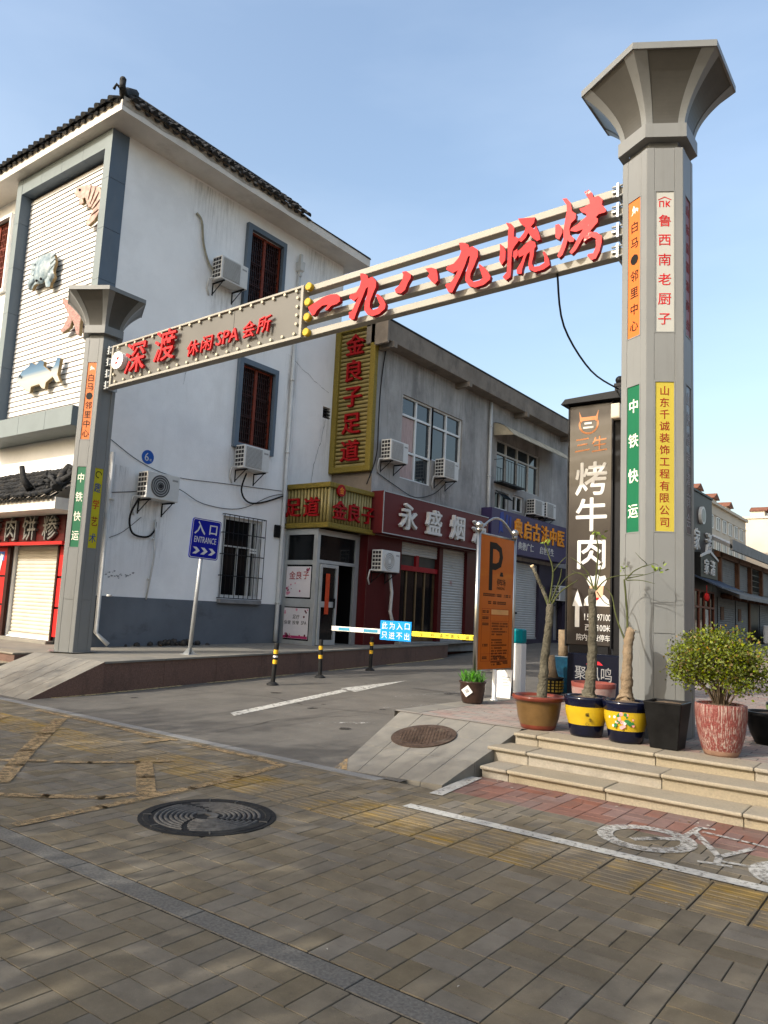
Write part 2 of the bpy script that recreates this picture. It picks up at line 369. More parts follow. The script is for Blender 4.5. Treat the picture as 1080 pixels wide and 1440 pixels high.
crk = mat('dark crack', (.025, .023, .02), .95)
def crack(parent, pts, wd, lift, fr=None, seed=1):
    rd = random.Random(seed); P_ = [Vector(p) for p in pts]; o_ = []
    for a, b in zip(P_, P_[1:]):
        for k in range(7): o_.append(a.lerp(b, k/7)+V3(rd.uniform(-1, 1), rd.uniform(-1, 1), rd.uniform(-1, 1) if fr else 0)*(b-a).length*.03)
    o_.append(P_[-1]); q = MB()
    for a, b in zip(o_, o_[1:]):
        d = (b-a).normalized(); n_ = (fr[2] if fr else Z); s_ = d.cross(n_).normalized()*wd*rd.uniform(.4, 1.2)
        if fr: a = V3(pts[0][0], a.y, a.z); b = V3(pts[0][0], b.y, b.z)
        else: a = V3(a.x, a.y, road_z(a.y)); b = V3(b.x, b.y, road_z(b.y))
        q.add([a-s_+n_*lift, b-s_+n_*lift, b+s_+n_*lift, a+s_+n_*lift], [(0, 1, 2, 3)])
    return q.build('crack', crk, parent)
crack(road, [(-10.2, 8.4, 0), (-8.9, 8.9, 0), (-7.4, 8.6, 0), (-6.0, 9.1, 0)], .006, .0052, seed=3); crack(road, [(-6.9, 6.2, 0), (-7.1, 7.4, 0), (-6.6, 8.7, 0)], .005, .0053, seed=4); crack(road, [(-9.6, 6.3, 0), (-9.2, 8.0, 0)], .004, .0054, seed=5)
g = MB(); rd = random.Random(8)
for k in range(9):
    cx, cy, r0 = rd.uniform(-10, -6), rd.uniform(6.4, 12), rd.uniform(.03, .12)
    g.add(on_road([(cx+r0*rd.uniform(.6, 1.1)*cos(2*pi*j/11), cy+r0*rd.uniform(.6, 1.1)*sin(2*pi*j/11)) for j in range(11)], .0045+.0002*k), [tuple(range(11))])
tag(g.build('oil_spots', worn('oil stain', (.03, .028, .026), 20., .35, .6, .5), road), kind='stuff')
# ---- sidewalk: base, pavers, tactile strip, granite strip, kerb
g = MB(); g.box(-40, 30, -6, 5.75, -.05, -.0055); g.box(-3.62, 30, 5.75, 6.56, -.05, -.0055)
side = struct('sidewalk', g, joint)
def paver_v(w, h, t=.03, ch=.003, j=.0025, j2=.0024):
    a, b = w/2-j, h/2-j2; c, d = a-.002, b-.001
    v = [(-a,-b,-t),(a,-b,-t),(a,b,-t),(-a,b,-t),(-a,-b,-ch),(a,-b,-ch),(a,b,-ch),(-a,b,-ch),(-c,-d,0),(c,-d,0),(c,d,0),(-c,d,0)]
    f = [(8,9,10,11)]+[(i+4, (i+1) % 4+4, (i+1) % 4+8, i+8) for i in range(4)]+[(i, (i+1) % 4, (i+1) % 4+4, i+4) for i in range(4)]
    return v, f
PV = []     # (x, y, w, h, kind)
CW = .246
def weave(x0, x1, y0, y1, ch, kind='p', sk=lambda x, y: False):
    nx = int(round((x1-x0)/CW)); ny = int(round((y1-y0)/ch))
    for i in range(nx):
        for j in range(ny):
            cx = x0+(i+.5)*CW; cy = y0+(j+.5)*ch
            if sk(cx, cy): continue
            if (i+j+(i//5+j//3) % 2) % 2:
                PV.append((cx-CW/4, cy, CW/2, ch, kind)); PV.append((cx+CW/4, cy, CW/2, ch, kind))
            else:
                PV.append((cx, cy-ch/4, CW, ch/2, kind)); PV.append((cx, cy+ch/4, CW, ch/2, kind))
MH = (-4.28, 3.80, .475)
hole = lambda x, y: math.hypot(x-MH[0], y-MH[1]) < MH[2]-.135
weave(-15, 3.5, .545, 2.545, .25)
weave(-15, 3.5, 2.70, 4.45, .25, 'p', hole)
weave(-15, 3.5, 5.05, 5.55, .25)
x = -15
while x < -4.5: PV.append((x+CW/2, 5.59, CW, .08, 'p')); x += CW
weave(-3.62, 3.5, 5.55, 5.80, .25)
weave(-3.62, 3.5, 5.80, 6.54, .2467, 'r')
x = -4.5
while x < -3.65: PV.append((x+.12, 5.64, .24, .17, 'p')); x += .24
def inframe(p, m=20):
    q = proj(p); return q and -m < q[0] < 1080+m and 0 < q[1] < 1440+m
near = sorted([p for p in PV if p[4] == 'p' and inframe((p[0], p[1], 0))], key=lambda p: p[0]**2+p[1]**2)[:300]
nearset = set(map(id, near)); cache = {}
fld = MB(); fldr = []
for p in PV:
    px, py, pw, ph, kd = p
    dz = random.uniform(-.0011, .0011); tx, ty = random.uniform(-.004, .004), random.uniform(-.004, .004)
    if id(p) in nearset or (kd == 'r' and inframe((px, py, 0))):
        key = (round(pw, 3), round(ph, 3), kd)
        if key not in cache:
            b = MB(); b.add(*paver_v(pw, ph)); cache[key] = b.mesh('paver' if kd == 'p' else 'red_paver', pav if kd == 'p' else pav_red)
        o = bpy.data.objects.new('paver' if kd == 'p' else 'red_paver', cache[key]); COL.objects.link(o); o.parent = side
        o.location = (px, py, dz); o.rotation_euler = (ty, tx, random.uniform(-.006, .006))
    else:
        vs, fs = paver_v(pw, ph)
        fld.add([(px+a, py+b, c+dz+a*tx+b*ty) for a, b, c in vs], fs, 0 if kd == 'p' else 1)
tag(fld.build('paver_field', [pav, pav_red], side), kind='stuff')
# tactile pavers: ribbed squares
def tactile():
    b = MB(); b.add(*paver_v(.296, .296))
    for k in range(4):
        y = -.105+k*.07
        b.add([(-.135, y-.017, -.001), (.135, y-.017, -.001), (.128, y-.009, .003), (-.128, y-.009, .003), (-.128, y+.009, .003), (.128, y+.009, .003), (.135, y+.017, -.001), (-.135, y+.017, -.001)],
              [(0,1,2,3),(3,2,5,4),(4,5,6,7),(1,6,5,2),(0,3,4,7)])
    return b.mesh('tactile_paver', tact)
tm = tactile(); x = -15
while x < 3.5:
    for y in (4.60, 4.90):
        if inframe((x+.15, y, 0), 60):
            o = bpy.data.objects.new('tactile_paver', tm); COL.objects.link(o); o.parent = side
            o.location = (x+.15, y, random.uniform(-.002, .002)); o.rotation_euler = (random.uniform(-.005, .005), random.uniform(-.005, .005), 0)
    x += .3
for k in range(19):
    b = MB(); b.add(*paver_v(.998, .135, .04, .003)); o = bpy.data.objects.new('granite_strip', b.mesh('granite_strip', granite_s)); COL.objects.link(o); o.parent = side
    o.location = (-14.5+k, 2.622, random.uniform(-.001, .001))
kerb_m = mat('pale kerb granite', (.185, .183, .175), .8, .2, 50.); layer(kerb_m, (.1, .1, .095), 2.5, .5, .75, None, .6)
for k in range(11):
    b = MB(); b.add(*paver_v(.996, .13, .06, .004)); o = bpy.data.objects.new('kerb_stone', b.mesh('kerb_stone', kerb_m)); COL.objects.link(o); o.parent = side
    o.location = (-14.5+k-.17, 5.69, .002)
# painted marks on the pavers
def strip(mb, pts, wd, z=.0065):
    for a, b in zip(pts, pts[1:]):
        a = Vector(a); b = Vector(b); d = (b-a).normalized(); p = Vector((-d.y, d.x))*wd/2
        mb.add([(*(a-p-d*wd*.3), z), (*(b-p+d*wd*.3), z), (*(b+p+d*wd*.3), z), (*(a+p-d*wd*.3), z)], [(0, 1, 2, 3)])
g = MB(); strip(g, [(-3.45, 5.115), (3, 5.115)], .115); strip(g, [(-3.52, 5.62), (-3.62, 6.42)], .12, .0072)
g.build('bay_line', paint_w, side)
g = MB()
def ring(mb, c, r0, r1, n=40, z=.0068):
    v = [(c[0]+r*cos(2*pi*k/n), c[1]+r*sin(2*pi*k/n), z) for r in (r0, r1) for k in range(n)]
    mb.add(v, [(k, n+k, n+(k+1) % n, (k+1) % n) for k in range(n)])
ring(g, (-1.79, 5.64), .225, .335); ring(g, (-.76, 5.5), .225, .335)
strip(g, [(-1.84, 5.55), (-1.74, 5.68), (-1.62, 5.78)], .075)
strip(g, [(-1.6, 5.82), (-1.58, 6.23), (-1.49, 6.25)], .05, .0072); strip(g, [(-1.58, 6.08), (-1.29, 5.56), (-1.16, 5.93)], .05, .0076)
strip(g, [(-1.36, 5.36), (-1.19, 5.40)], .05, .0072); strip(g, [(-1.29, 5.56), (-1.27, 5.42)], .045); strip(g, [(-1.52, 6.12), (-1.2, 6.08), (-.9, 6.0)], .04, .0072); strip(g, [(-1.27, 5.47), (-.95, 5.5)], .045, .0078)
g.build('bicycle_mark', paint_w2, side)
g = MB()     # faded no-parking hatch on the left
for k, (pts, wd) in enumerate((([(-4.95, 2.78), (-4.97, 3.4), (-5.0, 4.24), (-5.05, 4.8), (-5.15, 5.43)], .1), ([(-5.15, 5.43), (-5.6, 5.5), (-6.5, 5.48)], .1), ([(-6.8, 5.5), (-7.1, 5.42), (-7.8, 5.5), (-9.6, 5.48)], .085),
    ([(-5.75, 3.06), (-5.5, 3.28), (-5.2, 3.55), (-5.1, 3.95)], .11), ([(-6.05, 4.55), (-5.55, 4.2), (-5.06, 3.85)], .15), ([(-6.55, 3.98), (-6.35, 4.19), (-6.09, 4.51), (-5.95, 4.8)], .085),
    ([(-8.76, 5.31), (-7.92, 4.64), (-7.19, 4.05), (-6.64, 3.64), (-6.14, 3.26)], .15), ([(-6.85, 5.14), (-6.87, 5.43)], .09), ([(-6.95, 3.6), (-6.65, 3.92)], .08), ([(-7.6, 3.2), (-8.6, 4.1), (-9.3, 4.9)], .1))):
    strip(g, pts, wd, .0066+.0004*k)
g.build('parking_mark', paint_y, side)

# ---- manhole in the sidewalk
iron = mat('dark cast iron', (.02, .02, .02), .75, .3, 14., metal=0., bump=.2, bscale=60); iron_b = mat('worn iron ridge', (.085, .082, .077), .6, .4, 20.)
t = thing('manhole_cover', 'black round manhole cover with raised spiral rings in the grey paving', 'manhole cover', (MH[0], MH[1], 0))
g = MB(); g.lathe([(.0001, .003), (.40, .003), (.405, .009), (.44, .009), (.445, .004), (.478, .005), (.478, -.03)], MH[:2]+(0,), 56, 0, False); g.build('cover', iron, t)
for k in range(8):
    r = .115+k*.035; g = MB()
    for s0, s1 in ((.1, 2.2+.1*(k % 3)), (2.5, 4.6), (4.75, 6.25)):
        n = 18; a = [s0+(s1-s0)*i/n+k*.07 for i in range(n+1)]
        vs = []
        for q in a: vs += [(MH[0]+rr*cos(q), MH[1]+rr*sin(q), z) for rr, z in ((r-.011, .002), (r-.006, .010), (r+.006, .010), (r+.011, .002))]
        g.add(vs, [(4*i+c, 4*i+c+1, 4*i+c+5, 4*i+c+4) for i in range(n) for c in range(3)])
    g.build('ring', iron_b, t)
g = MB()
g.prism([(-.1, -.01), (-.02, .07), (.05, .06), (.09, .0), (.05, -.05), (.03, .01), (-.04, .01), (-.05, -.05)], (MH[0], MH[1], .002), X, Y, Z, .01); g.build('emblem', iron_b, t)
for q in (.4, 1.9, 2.4, 3.9, 4.6, 5.6):
    g = MB(); c = V3(MH[0]+.42*cos(q), MH[1]+.42*sin(q), .009); d = V3(cos(q), sin(q), 0); g.obox(c, d*.028, Z.cross(d)*.005, Z*.004); g.build('notch', iron_b, t)

# ---- right terrace, its steps and ramp
TZ = .35
def ter_z(y): return TZ if y < 14 else min(.62, TZ+(y-14)*.0225)
ter_m = mat('terrace paving', (.26, .2, .165), .85, .15, 5., bump=.3, bscale=70)
n = ter_m.node_tree.nodes; L = ter_m.node_tree.links
bt = n.new('ShaderNodeTexBrick'); tc = n.new('ShaderNodeTexCoord'); L.new(tc.outputs['Object'], bt.inputs['Vector'])
bt.inputs['Scale'].default_value = 1; bt.inputs['Brick Width'].default_value = .24; bt.inputs['Row Height'].default_value = .12; bt.inputs['Mortar Size'].default_value = .005
bt.inputs['Color1'].default_value = (.27, .18, .15, 1); bt.inputs['Color2'].default_value = (.21, .19, .165, 1); bt.inputs['Mortar'].default_value = (.06, .055, .05, 1)
L.new(bt.outputs[0], n['Principled BSDF'].inputs['Base Color']); layer(ter_m, (.33, .31, .27), 1.2, .45, .7, None, .7)
g = MB(); yy = [7.45, 9, 11, 14, 18, 22, 26]
for a, b in zip(yy, yy[1:]):
    g.add([(-5.3, a, ter_z(a)), (14, a, ter_z(a)), (14, b, ter_z(b)), (-5.3, b, ter_z(b))], [(0, 1, 2, 3)])
    g.add([(-5.3, a, -.02), (-5.3, a, ter_z(a)), (-5.3, b, ter_z(b)), (-5.3, b, -.02)], [(0, 1, 2, 3)], 1)
ter = struct('terrace', g, [ter_m, stone_lt])
for k in range(7):     # edge slabs along the road
    g = MB(); a = 7.5+k*.95; g.box(-5.325, -5.0, a, a+.944, TZ-.1, TZ+.004); g.build('edge_slab', stone_lt, ter, .006)
steps = tag(thing('steps', None, None, (-3.6, 6.55, 0)), kind='structure')
def run(y_front, y_back, z0, z1, xs, tread=True):
    for a, b in zip(xs, xs[1:]):
        g = MB(); g.box(a+.003, b-.003, y_front+.048, y_back, z0, z1-.036); g.build('riser', gr_yel, steps, .004)
        if tread:
            g = MB(); g.box(a+.002, b-.002, y_front, y_back+.02, z1-.033, z1+random.uniform(-.002, .002)); g.build('tread', gr_yel, steps, .012, 2)
run(6.5, 6.86, -.02, .108, [-3.62, -3.34, -2.42, -1.34, -.3, .75, 1.8, 2.9])
run(6.82, 7.18, -.02, .238, [-3.72, -3.3, -2.05, -.95, .1, 1.2, 2.3, 3.2])
run(7.14, 7.48, -.02, .352, [-3.6, -3.35, -2.2, -1.38])
run(7.14, 7.48, -.02, .352, [-1.38, -.3, .8, 1.9, 3], True)
# ramp of granite slabs beside the steps
def ramp_p(s, t):      # s across 0..1 (left to right), t up 0..1
    l = V3(-4.72, 5.74, .003).lerp(V3(-5.24, 7.5, TZ+.003), t); r = V3(-3.66, 5.92, .003).lerp(V3(-3.66, 7.5, TZ+.003), t)
    return l.lerp(r, s)
ramp = tag(thing('ramp', None, None, (-4.2, 5.8, 0)), kind='structure')
ss = [0, .2, .4, .6, .8, 1]; tt = [0, .36, .70, 1]
for j in range(3):
    for i in range(5):
        g = MB(); e = .0025; sa, sb = ss[i]+e, ss[i+1]-e; ta, tb = tt[j]+e, tt[j+1]-e
        top = [ramp_p(sa, ta), ramp_p(sb, ta), ramp_p(sb, tb), ramp_p(sa, tb)]; bot = [V3(p.x, p.y, -.05) for p in top]
        g.add(top+bot, [(0,1,2,3), (0,4,5,1), (1,5,6,2), (2,6,7,3), (3,7,4,0)]); g.build('slab', stone_lt, ramp)
g = MB(); g.add([ramp_p(-.02, 0), ramp_p(.1, 0), ramp_p(-.0, .14), ramp_p(-.02, .14)], [(0, 1, 2, 3)])
g2 = MB(); g2.add([v+V3(0, 0, .005) for v in map(Vector, g.v)], g.f); g2.build('yellow_mark', paint_y, ramp)
# rusty cover in the ramp
rust = mat('rusty cast iron', (.07, .048, .036), .7, .35, 16., metal=.2, bump=.3, bscale=60); layer(rust, (.16, .13, .1), 5., .55, .7, None, .6)
c0 = ramp_p(.40, .62); nn = (ramp_p(.40, .66)-ramp_p(.40, .56)).normalized(); ux = X.copy(); un = ux.cross(nn).normalized(); uy = un.cross(ux)
t = thing('manhole_cover', 'rusty brown studded manhole cover set in the granite ramp', 'manhole cover', c0+un*.004)
g = MB(); R_ = .30
g.disc(c0+un*.001, ux, uy, un, R_+.045, .010, 44); g.build('frame', rust, t)
g = MB(); g.disc(c0+un*.003, ux, uy, un, R_-.005, .012, 44); g.build('cover', rust, t, .003)
g = MB()
for i in range(-9, 10):
    for j in range(-9, 10):
        a, b = i*.038+(j % 2)*.019, j*.038
        if math.hypot(a, b) < R_-.04: g.obox(c0+ux*a+uy*b+un*.0165, ux*.012, uy*.009, un*.0035)
tag(g.build('stud_pattern', rust, t), kind='stuff')

# ---- left platform with its granite face, ramp and steps
PZ = lambda y: .5+.012*(y-7)
PE = lambda y: -10.65-.09*max(0, y-7)      # its edge towards the road
g = MB(); pys = [7.1, 9, 11, 13, 15, 17, 19, 22, 26, 30]
for a, b in zip(pys, pys[1:]):
    g.add([(-26 if b < 9.5 else -13.7, a, PZ(a)), (PE(a), a, PZ(a)), (PE(b), b, PZ(b)), (-26 if b < 9.5 else -13.7, b, PZ(b))], [(0, 1, 2, 3)])
plat = struct('platform', g, stone_lt)
a = 7.1
while a < 19:
    b = a+(1.25 if a < 17 else 1.9); g = MB(); e = .003
    za, zb = PZ(a), PZ(b)
    g.add([(PE(a), a+e, -.03), (PE(b), b-e, -.03), (PE(b), b-e, zb-.032), (PE(a), a+e, za-.032), (PE(a)-.06, a+e, -.03), (PE(b)-.06, b-e, -.03), (PE(b)-.06, b-e, zb-.032), (PE(a)-.06, a+e, za-.032)],
          [(0,1,2,3), (3,2,6,7), (0,3,7,4), (1,5,6,2)]); g.build('granite_panel', gr_red, plat)
    g = MB()
    g.add([(PE(a)+.025, a+e, za-.03), (PE(b)+.025, b-e, zb-.03), (PE(b)+.025, b-e, zb+.004), (PE(a)+.025, a+e, za+.004), (PE(a)-.3, a+e, za-.03), (PE(b)-.3, b-e, zb-.03), (PE(b)-.3, b-e, zb+.004), (PE(a)-.3, a+e, za+.004)],
          [(0,1,2,3), (3,2,6,7), (0,3,7,4), (1,5,6,2), (4,7,6,5), (0,4,5,1)]); g.build('coping_slab', stone_lt, plat, .004)
    a = b
g = MB()      # yellow paint along the foot of the face
for i in range(20):
    a, b = 6.25+i*.62, 6.25+(i+1)*.62
    if i in (4, 9, 10, 14): continue
    g.add(on_road([(PE(a)+.01, a), (PE(a)+.1, a), (PE(b)+.1, b), (PE(b)+.01, b)]), [(0, 1, 2, 3)])
g.build('yellow_edge_line', worn('pale yellow road paint', (.52, .40, .2), 14., .34, .55), road)
lramp = tag(thing('ramp', None, None, (-11.6, 5.9, 0)), kind='structure')
def lramp_p(s, t):
    return V3(-12.72, 5.78, .003).lerp(V3(-12.72, 7.1, .505), t).lerp(V3(-10.62, 5.9, .003).lerp(V3(-10.62, 7.1, .505), t), s)
for i in range(6):
    g = MB(); sa, sb = i/6+.002, (i+1)/6-.002
    top = [lramp_p(sa, 0), lramp_p(sb, 0), lramp_p(sb, 1), lramp_p(sa, 1)]; bot = [V3(p.x, p.y, -.05) for p in top]
    g.add(top+bot, [(0,1,2,3), (0,4,5,1), (2,6,7,3), (3,7,4,0)]); g.add([top[1], top[2], bot[2], bot[1]], [(0, 3, 2, 1)], 1)
    g.build('slab', [stone_lt, gr_red], lramp)
lsteps = tag(thing('steps', None, None, (-12.8, 6.2, 0)), kind='structure')
for y, z0, z1 in ((6.05, -.02, .17), (6.40, -.02, .335), (6.75, -.02, .5)):
    for a in range(3):
        x1 = -12.76-a*1.6; g = MB(); g.box(x1-1.59, x1, y+.03, y+.4, z0, z1-.035); g.build('riser', gr_red, lsteps, .004)
        g = MB(); g.box(x1-1.59, x1, y, y+.42, z1-.032, z1); g.build('tread', gr_yel, lsteps, .01, 2)

# ---- street trees along the kerb behind the viewer: they shade the near pavement
tl_m = mat('evergreen leaf', (.05, .085, .02), .5, .3, 20., rnd=.3); tb_m = mat('street tree bark', (.12, .1, .08), .9, .25, 8., bump=.5)
def street_tree(i, x, y, h, cr, label):
    t = thing('street_tree', label, 'tree', (x, y, -.01), 'street trees behind the pavement'); rd = random.Random(40+i)
    q = MB(); q.tube([(x, y, -.05), (x+.05, y, 1.2), (x-.03, y+.04, h*.5)], [.13, .1, .08], 9); q.build('trunk', tb_m, t)
    q = MB(); cl = []
    for k in range(16):
        a = rd.uniform(0, 6.28); z0 = rd.uniform(h*.38, h*.6); e = V3(x+cos(a)*cr*rd.uniform(.4, .9), y+sin(a)*cr*rd.uniform(.4, .9), rd.uniform(h*.55, h*.98))
        q.tube([(x, y, z0), V3(x, y, z0).lerp(e, .5)+V3(0, 0, .15), e], [.05, .012], 5); cl.append(e)
    q.build('limbs', tb_m, t)
    q = MB()
    for k in range(170):
        d = V3(rd.gauss(0, 1), rd.gauss(0, 1), rd.gauss(0, 1)).normalized()*rd.uniform(.35, 1)
        c = V3(x+d.x*cr, y+d.y*cr, h*.68+d.z*h*.30); r_ = rd.uniform(.2, .36)
        for j in range(46):
            p_ = c+V3(rd.gauss(0, r_*.6), rd.gauss(0, r_*.6), rd.gauss(0, r_*.5)); dd = V3(rd.uniform(-1, 1), rd.uniform(-1, 1), rd.uniform(-1, .6)).normalized(); e = dd.orthogonal().normalized(); s = rd.uniform(.08, .14)
            q.add([p_, p_+dd*s*.5+e*s*.3, p_+dd*s, p_+dd*s*.5-e*s*.3], [(0, 1, 2, 3)])
    tag(q.build('crown', tl_m, t), kind='stuff')
for i, (x, y, h, cr, lb) in enumerate(((-15.2, -3.6, 6.5, 2.0, 'leftmost evergreen street tree of the kerb row'), (-11.6, -3.9, 6.9, 2.05, 'second evergreen street tree from the left in the kerb row'), (-8.0, -3.7, 6.7, 2.0, 'third evergreen street tree from the left in the kerb row'),
    (-4.6, -3.8, 5.9, 1.95, 'fourth evergreen street tree from the left in the kerb row'), (-1.2, -3.6, 5.6, 1.9, 'rightmost evergreen street tree of the kerb row'))): street_tree(i, x, y, h, cr, lb)
# ================================================================== CORNER BUILDING (white, grey plinth, tiled eaves)
XW, YF = -13.6, 8.5
b1 = thing('corner_building', 'white three storey building with grey plinth and dark tiled eaves at the corner', 'building', (XW, YF, .5))
g = MB(); BZ = .5
sw = [(12.02, 13.13, 8.62, 10.7), (12.06, 13.15, 5.33, 7.29), (11.86, 13.14, 1.64, 3.54), (15.1, 15.42, 6.66, 6.98)]
holed(g, OX(XW), FX, YF, 15.62, 1.53, 11.25, sw, .16)
g.box(-26, XW-.3, YF+.3, 16, .4, 11.2); g.add([(XW, 15.62, 9), (XW, 15.62, 11.25), (-20, 15.62, 11.25), (-20, 15.62, 9)], [(0, 1, 2, 3)])
fw = [(-19.7, -18.3, 8.85, 10.72), (-16.47, -14.62, .6, 2.54)]
holed(g, OY(YF), FY, -26, XW, .45, 11.25, fw, .16)
g.build('wall', white_wall, b1)
g = MB(); fbox(g, OX(XW), FX, YF, 15.62, .3, 1.53, -.3, .012); g.build('plinth', plinth_m, b1)
# lattice windows
def lattice(parent, O, fr, u0, u1, v0, v1, fw=.13, dep=.1, fm=slate, nx=7, ny=13, sides=(1, 1, 1, 1)):
    w_ = tag_part(MB(), 'window', O, fr, u0, u1, v0, v1, parent)
    f = MB()
    if sides[0]: fbox(f, O, fr, u0-fw, u0, v0-fw, v1+fw, -.05, dep)
    if sides[1]: fbox(f, O, fr, u1, u1+fw*.8, v0-fw, v1+fw, -.05, dep)
    if sides[2]: fbox(f, O, fr, u0, u1, v1, v1+fw, -.05, dep-.002)
    if sides[3]: fbox(f, O, fr, u0, u1, v0-fw, v0, -.05, dep-.002)
    f.build('frame', fm, w_)
    um = (u0+u1)/2; fb = MB()
    for a, b in ((u0, u0+.035), (u1-.035, u1), (um-.04, um+.04)): fbox(fb, O, fr, a, b, v0, v1, -.09, -.03)
    for a, b in ((v0, v0+.05), (v1-.05, v1)): fbox(fb, O, fr, u0, u1, a, b, -.085, -.035)
    fb.build('casement', wood_red, w_)
    lt = MB()
    for a, b in ((u0+.035, um-.04), (um+.04, u1-.035)):
        for k in range(1, nx): u = a+(b-a)*k/nx; fbox(lt, O, fr, u-.009, u+.009, v0+.05, v1-.05, -.075, -.045)
        for k in range(1, ny):
            v = v0+(v1-v0)*k/ny; c, d = (a, b) if k % 4 else (a, b)
            for q in range(nx):
                if (q+k*3) % 4 != 1: fbox(lt, O, fr, a+(b-a)*q/nx, a+(b-a)*(q+1)/nx, v-.009, v+.009, -.078, -.048)
        for v in (v0+(v1-v0)*.36, v0+(v1-v0)*.64): fbox(lt, O, fr, a, b, v-.015, v+.015, -.08, -.042)
    tag(lt.build('lattice', wood_dk if fm is slate else wood_red, w_), kind='stuff')
    return w_
def tag_part(mb, name, O, fr, u0, u1, v0, v1, parent, d=.15, m=None):
    fbox(mb, O, fr, u0, u1, v0, v1, -d-.02, -d+.01); return mb.build(name, m or glass_dk, parent)
lattice(b1, OX(XW), FX, *sw[0]); lattice(b1, OX(XW), FX, *sw[1]); lattice(b1, OY(YF), FY, *fw[0], fw=.08, fm=white_p, nx=8)
# barred window
wn = tag_part(MB(), 'window', OX(XW), FX, *sw[2], b1, .13)
u0, u1, v0, v1 = sw[2]; f = MB()
for a, b in ((u0, u0+.13), (u1-.17, u1-.05), (u1-.34, u1-.27)): fbox(f, OX(XW), FX, a, b, v0, v1, -.12, -.05)
fbox(f, OX(XW), FX, u0, u1, v0, v0+.06, -.118, -.055); fbox(f, OX(XW), FX, u0, u1, v1-.07, v1, -.118, -.055); fbox(f, OX(XW), FX, u0+.13, u1-.34, 2.83, 2.86, -.118, -.06); fbox(f, OX(XW), FX, 12.42, 12.45, v0, 2.83, -.117, -.062)
f.build('frame', mat('aged white frame', (.45, .45, .43), .5, .1, 6.), wn)
for k in range(10):
    f = MB(); u = u0-.03+k*(u1-u0+.06)/9; f.tube([(XW+.09, u, v0-.02), (XW+.09, u, v1+.03)], .009, 5); f.build('security_bar', blk_met, wn)
f = MB()
for z in (v0-.02, v0+.5, v0+1.0, v0+1.5, v1+.03):
    f.tube([(XW+.01, u0-.03, z), (XW+.09, u0-.03, z), (XW+.09, u1+.03, z), (XW+.01, u1+.03, z)], .012, 5)
f.build('bar_frame', blk_met, wn)
f = MB()
for k in range(3):
    y = 12.66+k*.085
    for z in (2.72, 2.79): fbox(f, OX(XW), FX, y, y+.07, z, z+.045, .1, .104)
f.build('sticker', let_w, wn)
f = MB(); fbox(f, OX(XW), FX, u0-.02, u1+.03, 1.5, 1.6, 0, .11); f.build('sill', mat('concrete sill', (.2, .2, .2), .85, .15, 6.), wn, .008)
g = MB(); fbox(g, OX(XW), FX, *sw[3], -.2, -.14); g.build('vent_opening', black_gap, b1)
for k in range(3):
    g = MB(); fbox(g, OX(XW), FX, 15.1, 15.42, 6.7+k*.09, 6.72+k*.09, -.1, -.01); g.build('vent_slat', ac_dk, b1)
# cladding frame round the siding
def panels(O, fr, rects, n0, n1, m_, name, parent, bev=.004):
    for r in rects:
        q = MB(); fbox(q, O, fr, r[0]+.003, r[1]-.003, r[2]+.003, r[3]-.003, n0, n1); q.build(name, m_, parent, bev)
side_m = [slate, slate_lt]
def fpanel(r, n0=0, n1=.4):     # light front, blue-grey returns
    q = MB(); O = OY(YF); U, Vv, N = FY; u0, u1, v0, v1 = r[0]+.003, r[1]-.003, r[2]+.003, r[3]-.003
    P = lambda a, b, k: O+U*a+Vv*b+N*k
    vs = [P(u0, v0, n1), P(u1, v0, n1), P(u1, v1, n1), P(u0, v1, n1), P(u0, v0, n0), P(u1, v0, n0), P(u1, v1, n0), P(u0, v1, n0)]
    q.add(vs, [(0,1,2,3)], 1); q.add(vs, [(1,5,6,2), (0,3,7,4), (3,2,6,7), (0,4,5,1)], 0); q.build('cladding_panel', side_m, b1, .003)
for z0, z1 in ((5.2, 6.6), (6.6, 7.9), (7.9, 9.0), (9.0, 10.1), (10.1, 11.18)):
    fpanel((-13.83, -13.59, z0, z1)); fpanel((-17.43, -17.2, z0, z1))
for k in range(4): fpanel((-17.2+k*.8425, -17.2+(k+1)*.8425, 10.8, 11.178), 0, .395)
g = MB(); fbox(g, OY(YF), FY, -17.2, -13.83, 5.2, 10.8, .0, .1); g.build('siding_backing', ac_dk, b1)
sid = mat('cream siding board', (.62, .61, .585), .5, .04, 2., rnd=.03); bz = 5.22; bm = None; H_ = .1175
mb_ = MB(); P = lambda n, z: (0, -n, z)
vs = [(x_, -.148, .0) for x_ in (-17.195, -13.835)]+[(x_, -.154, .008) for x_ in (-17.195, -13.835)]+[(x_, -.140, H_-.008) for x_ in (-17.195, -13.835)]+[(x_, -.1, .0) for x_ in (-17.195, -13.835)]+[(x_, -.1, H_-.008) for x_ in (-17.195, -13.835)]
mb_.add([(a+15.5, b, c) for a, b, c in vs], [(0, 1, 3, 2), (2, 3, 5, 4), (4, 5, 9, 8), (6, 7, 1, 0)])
mb_.box(-17.195+15.5, -13.835+15.5, -.1555, -.1, -.007, .0, 1); bm = mb_.mesh('siding_board', [sid, mat('painted seam shade', (.09, .075, .065), .8)])  # dark strip stands in for the shade line under each board
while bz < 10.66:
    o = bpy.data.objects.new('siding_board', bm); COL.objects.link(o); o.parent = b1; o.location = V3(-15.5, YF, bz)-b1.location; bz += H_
g = MB()
for k in range(60): fbox(g, OY(YF), FY, -17.18+k*.056, -17.18+k*.056+.03, 10.69, 10.79, .1, .12)
tag(g.build('vent_strip', mat('brown vent strip', (.2, .16, .12), .8, .3, 30.), b1), kind='stuff')
# ledge
for k in range(4):
    g = MB(); a = -17.75+k*1.05; g.box(a+.003, min(a+1.047, -13.62), 7.85, YF, 4.8, 5.2); g.build('ledge_panel', slate_lt, b1, .005)
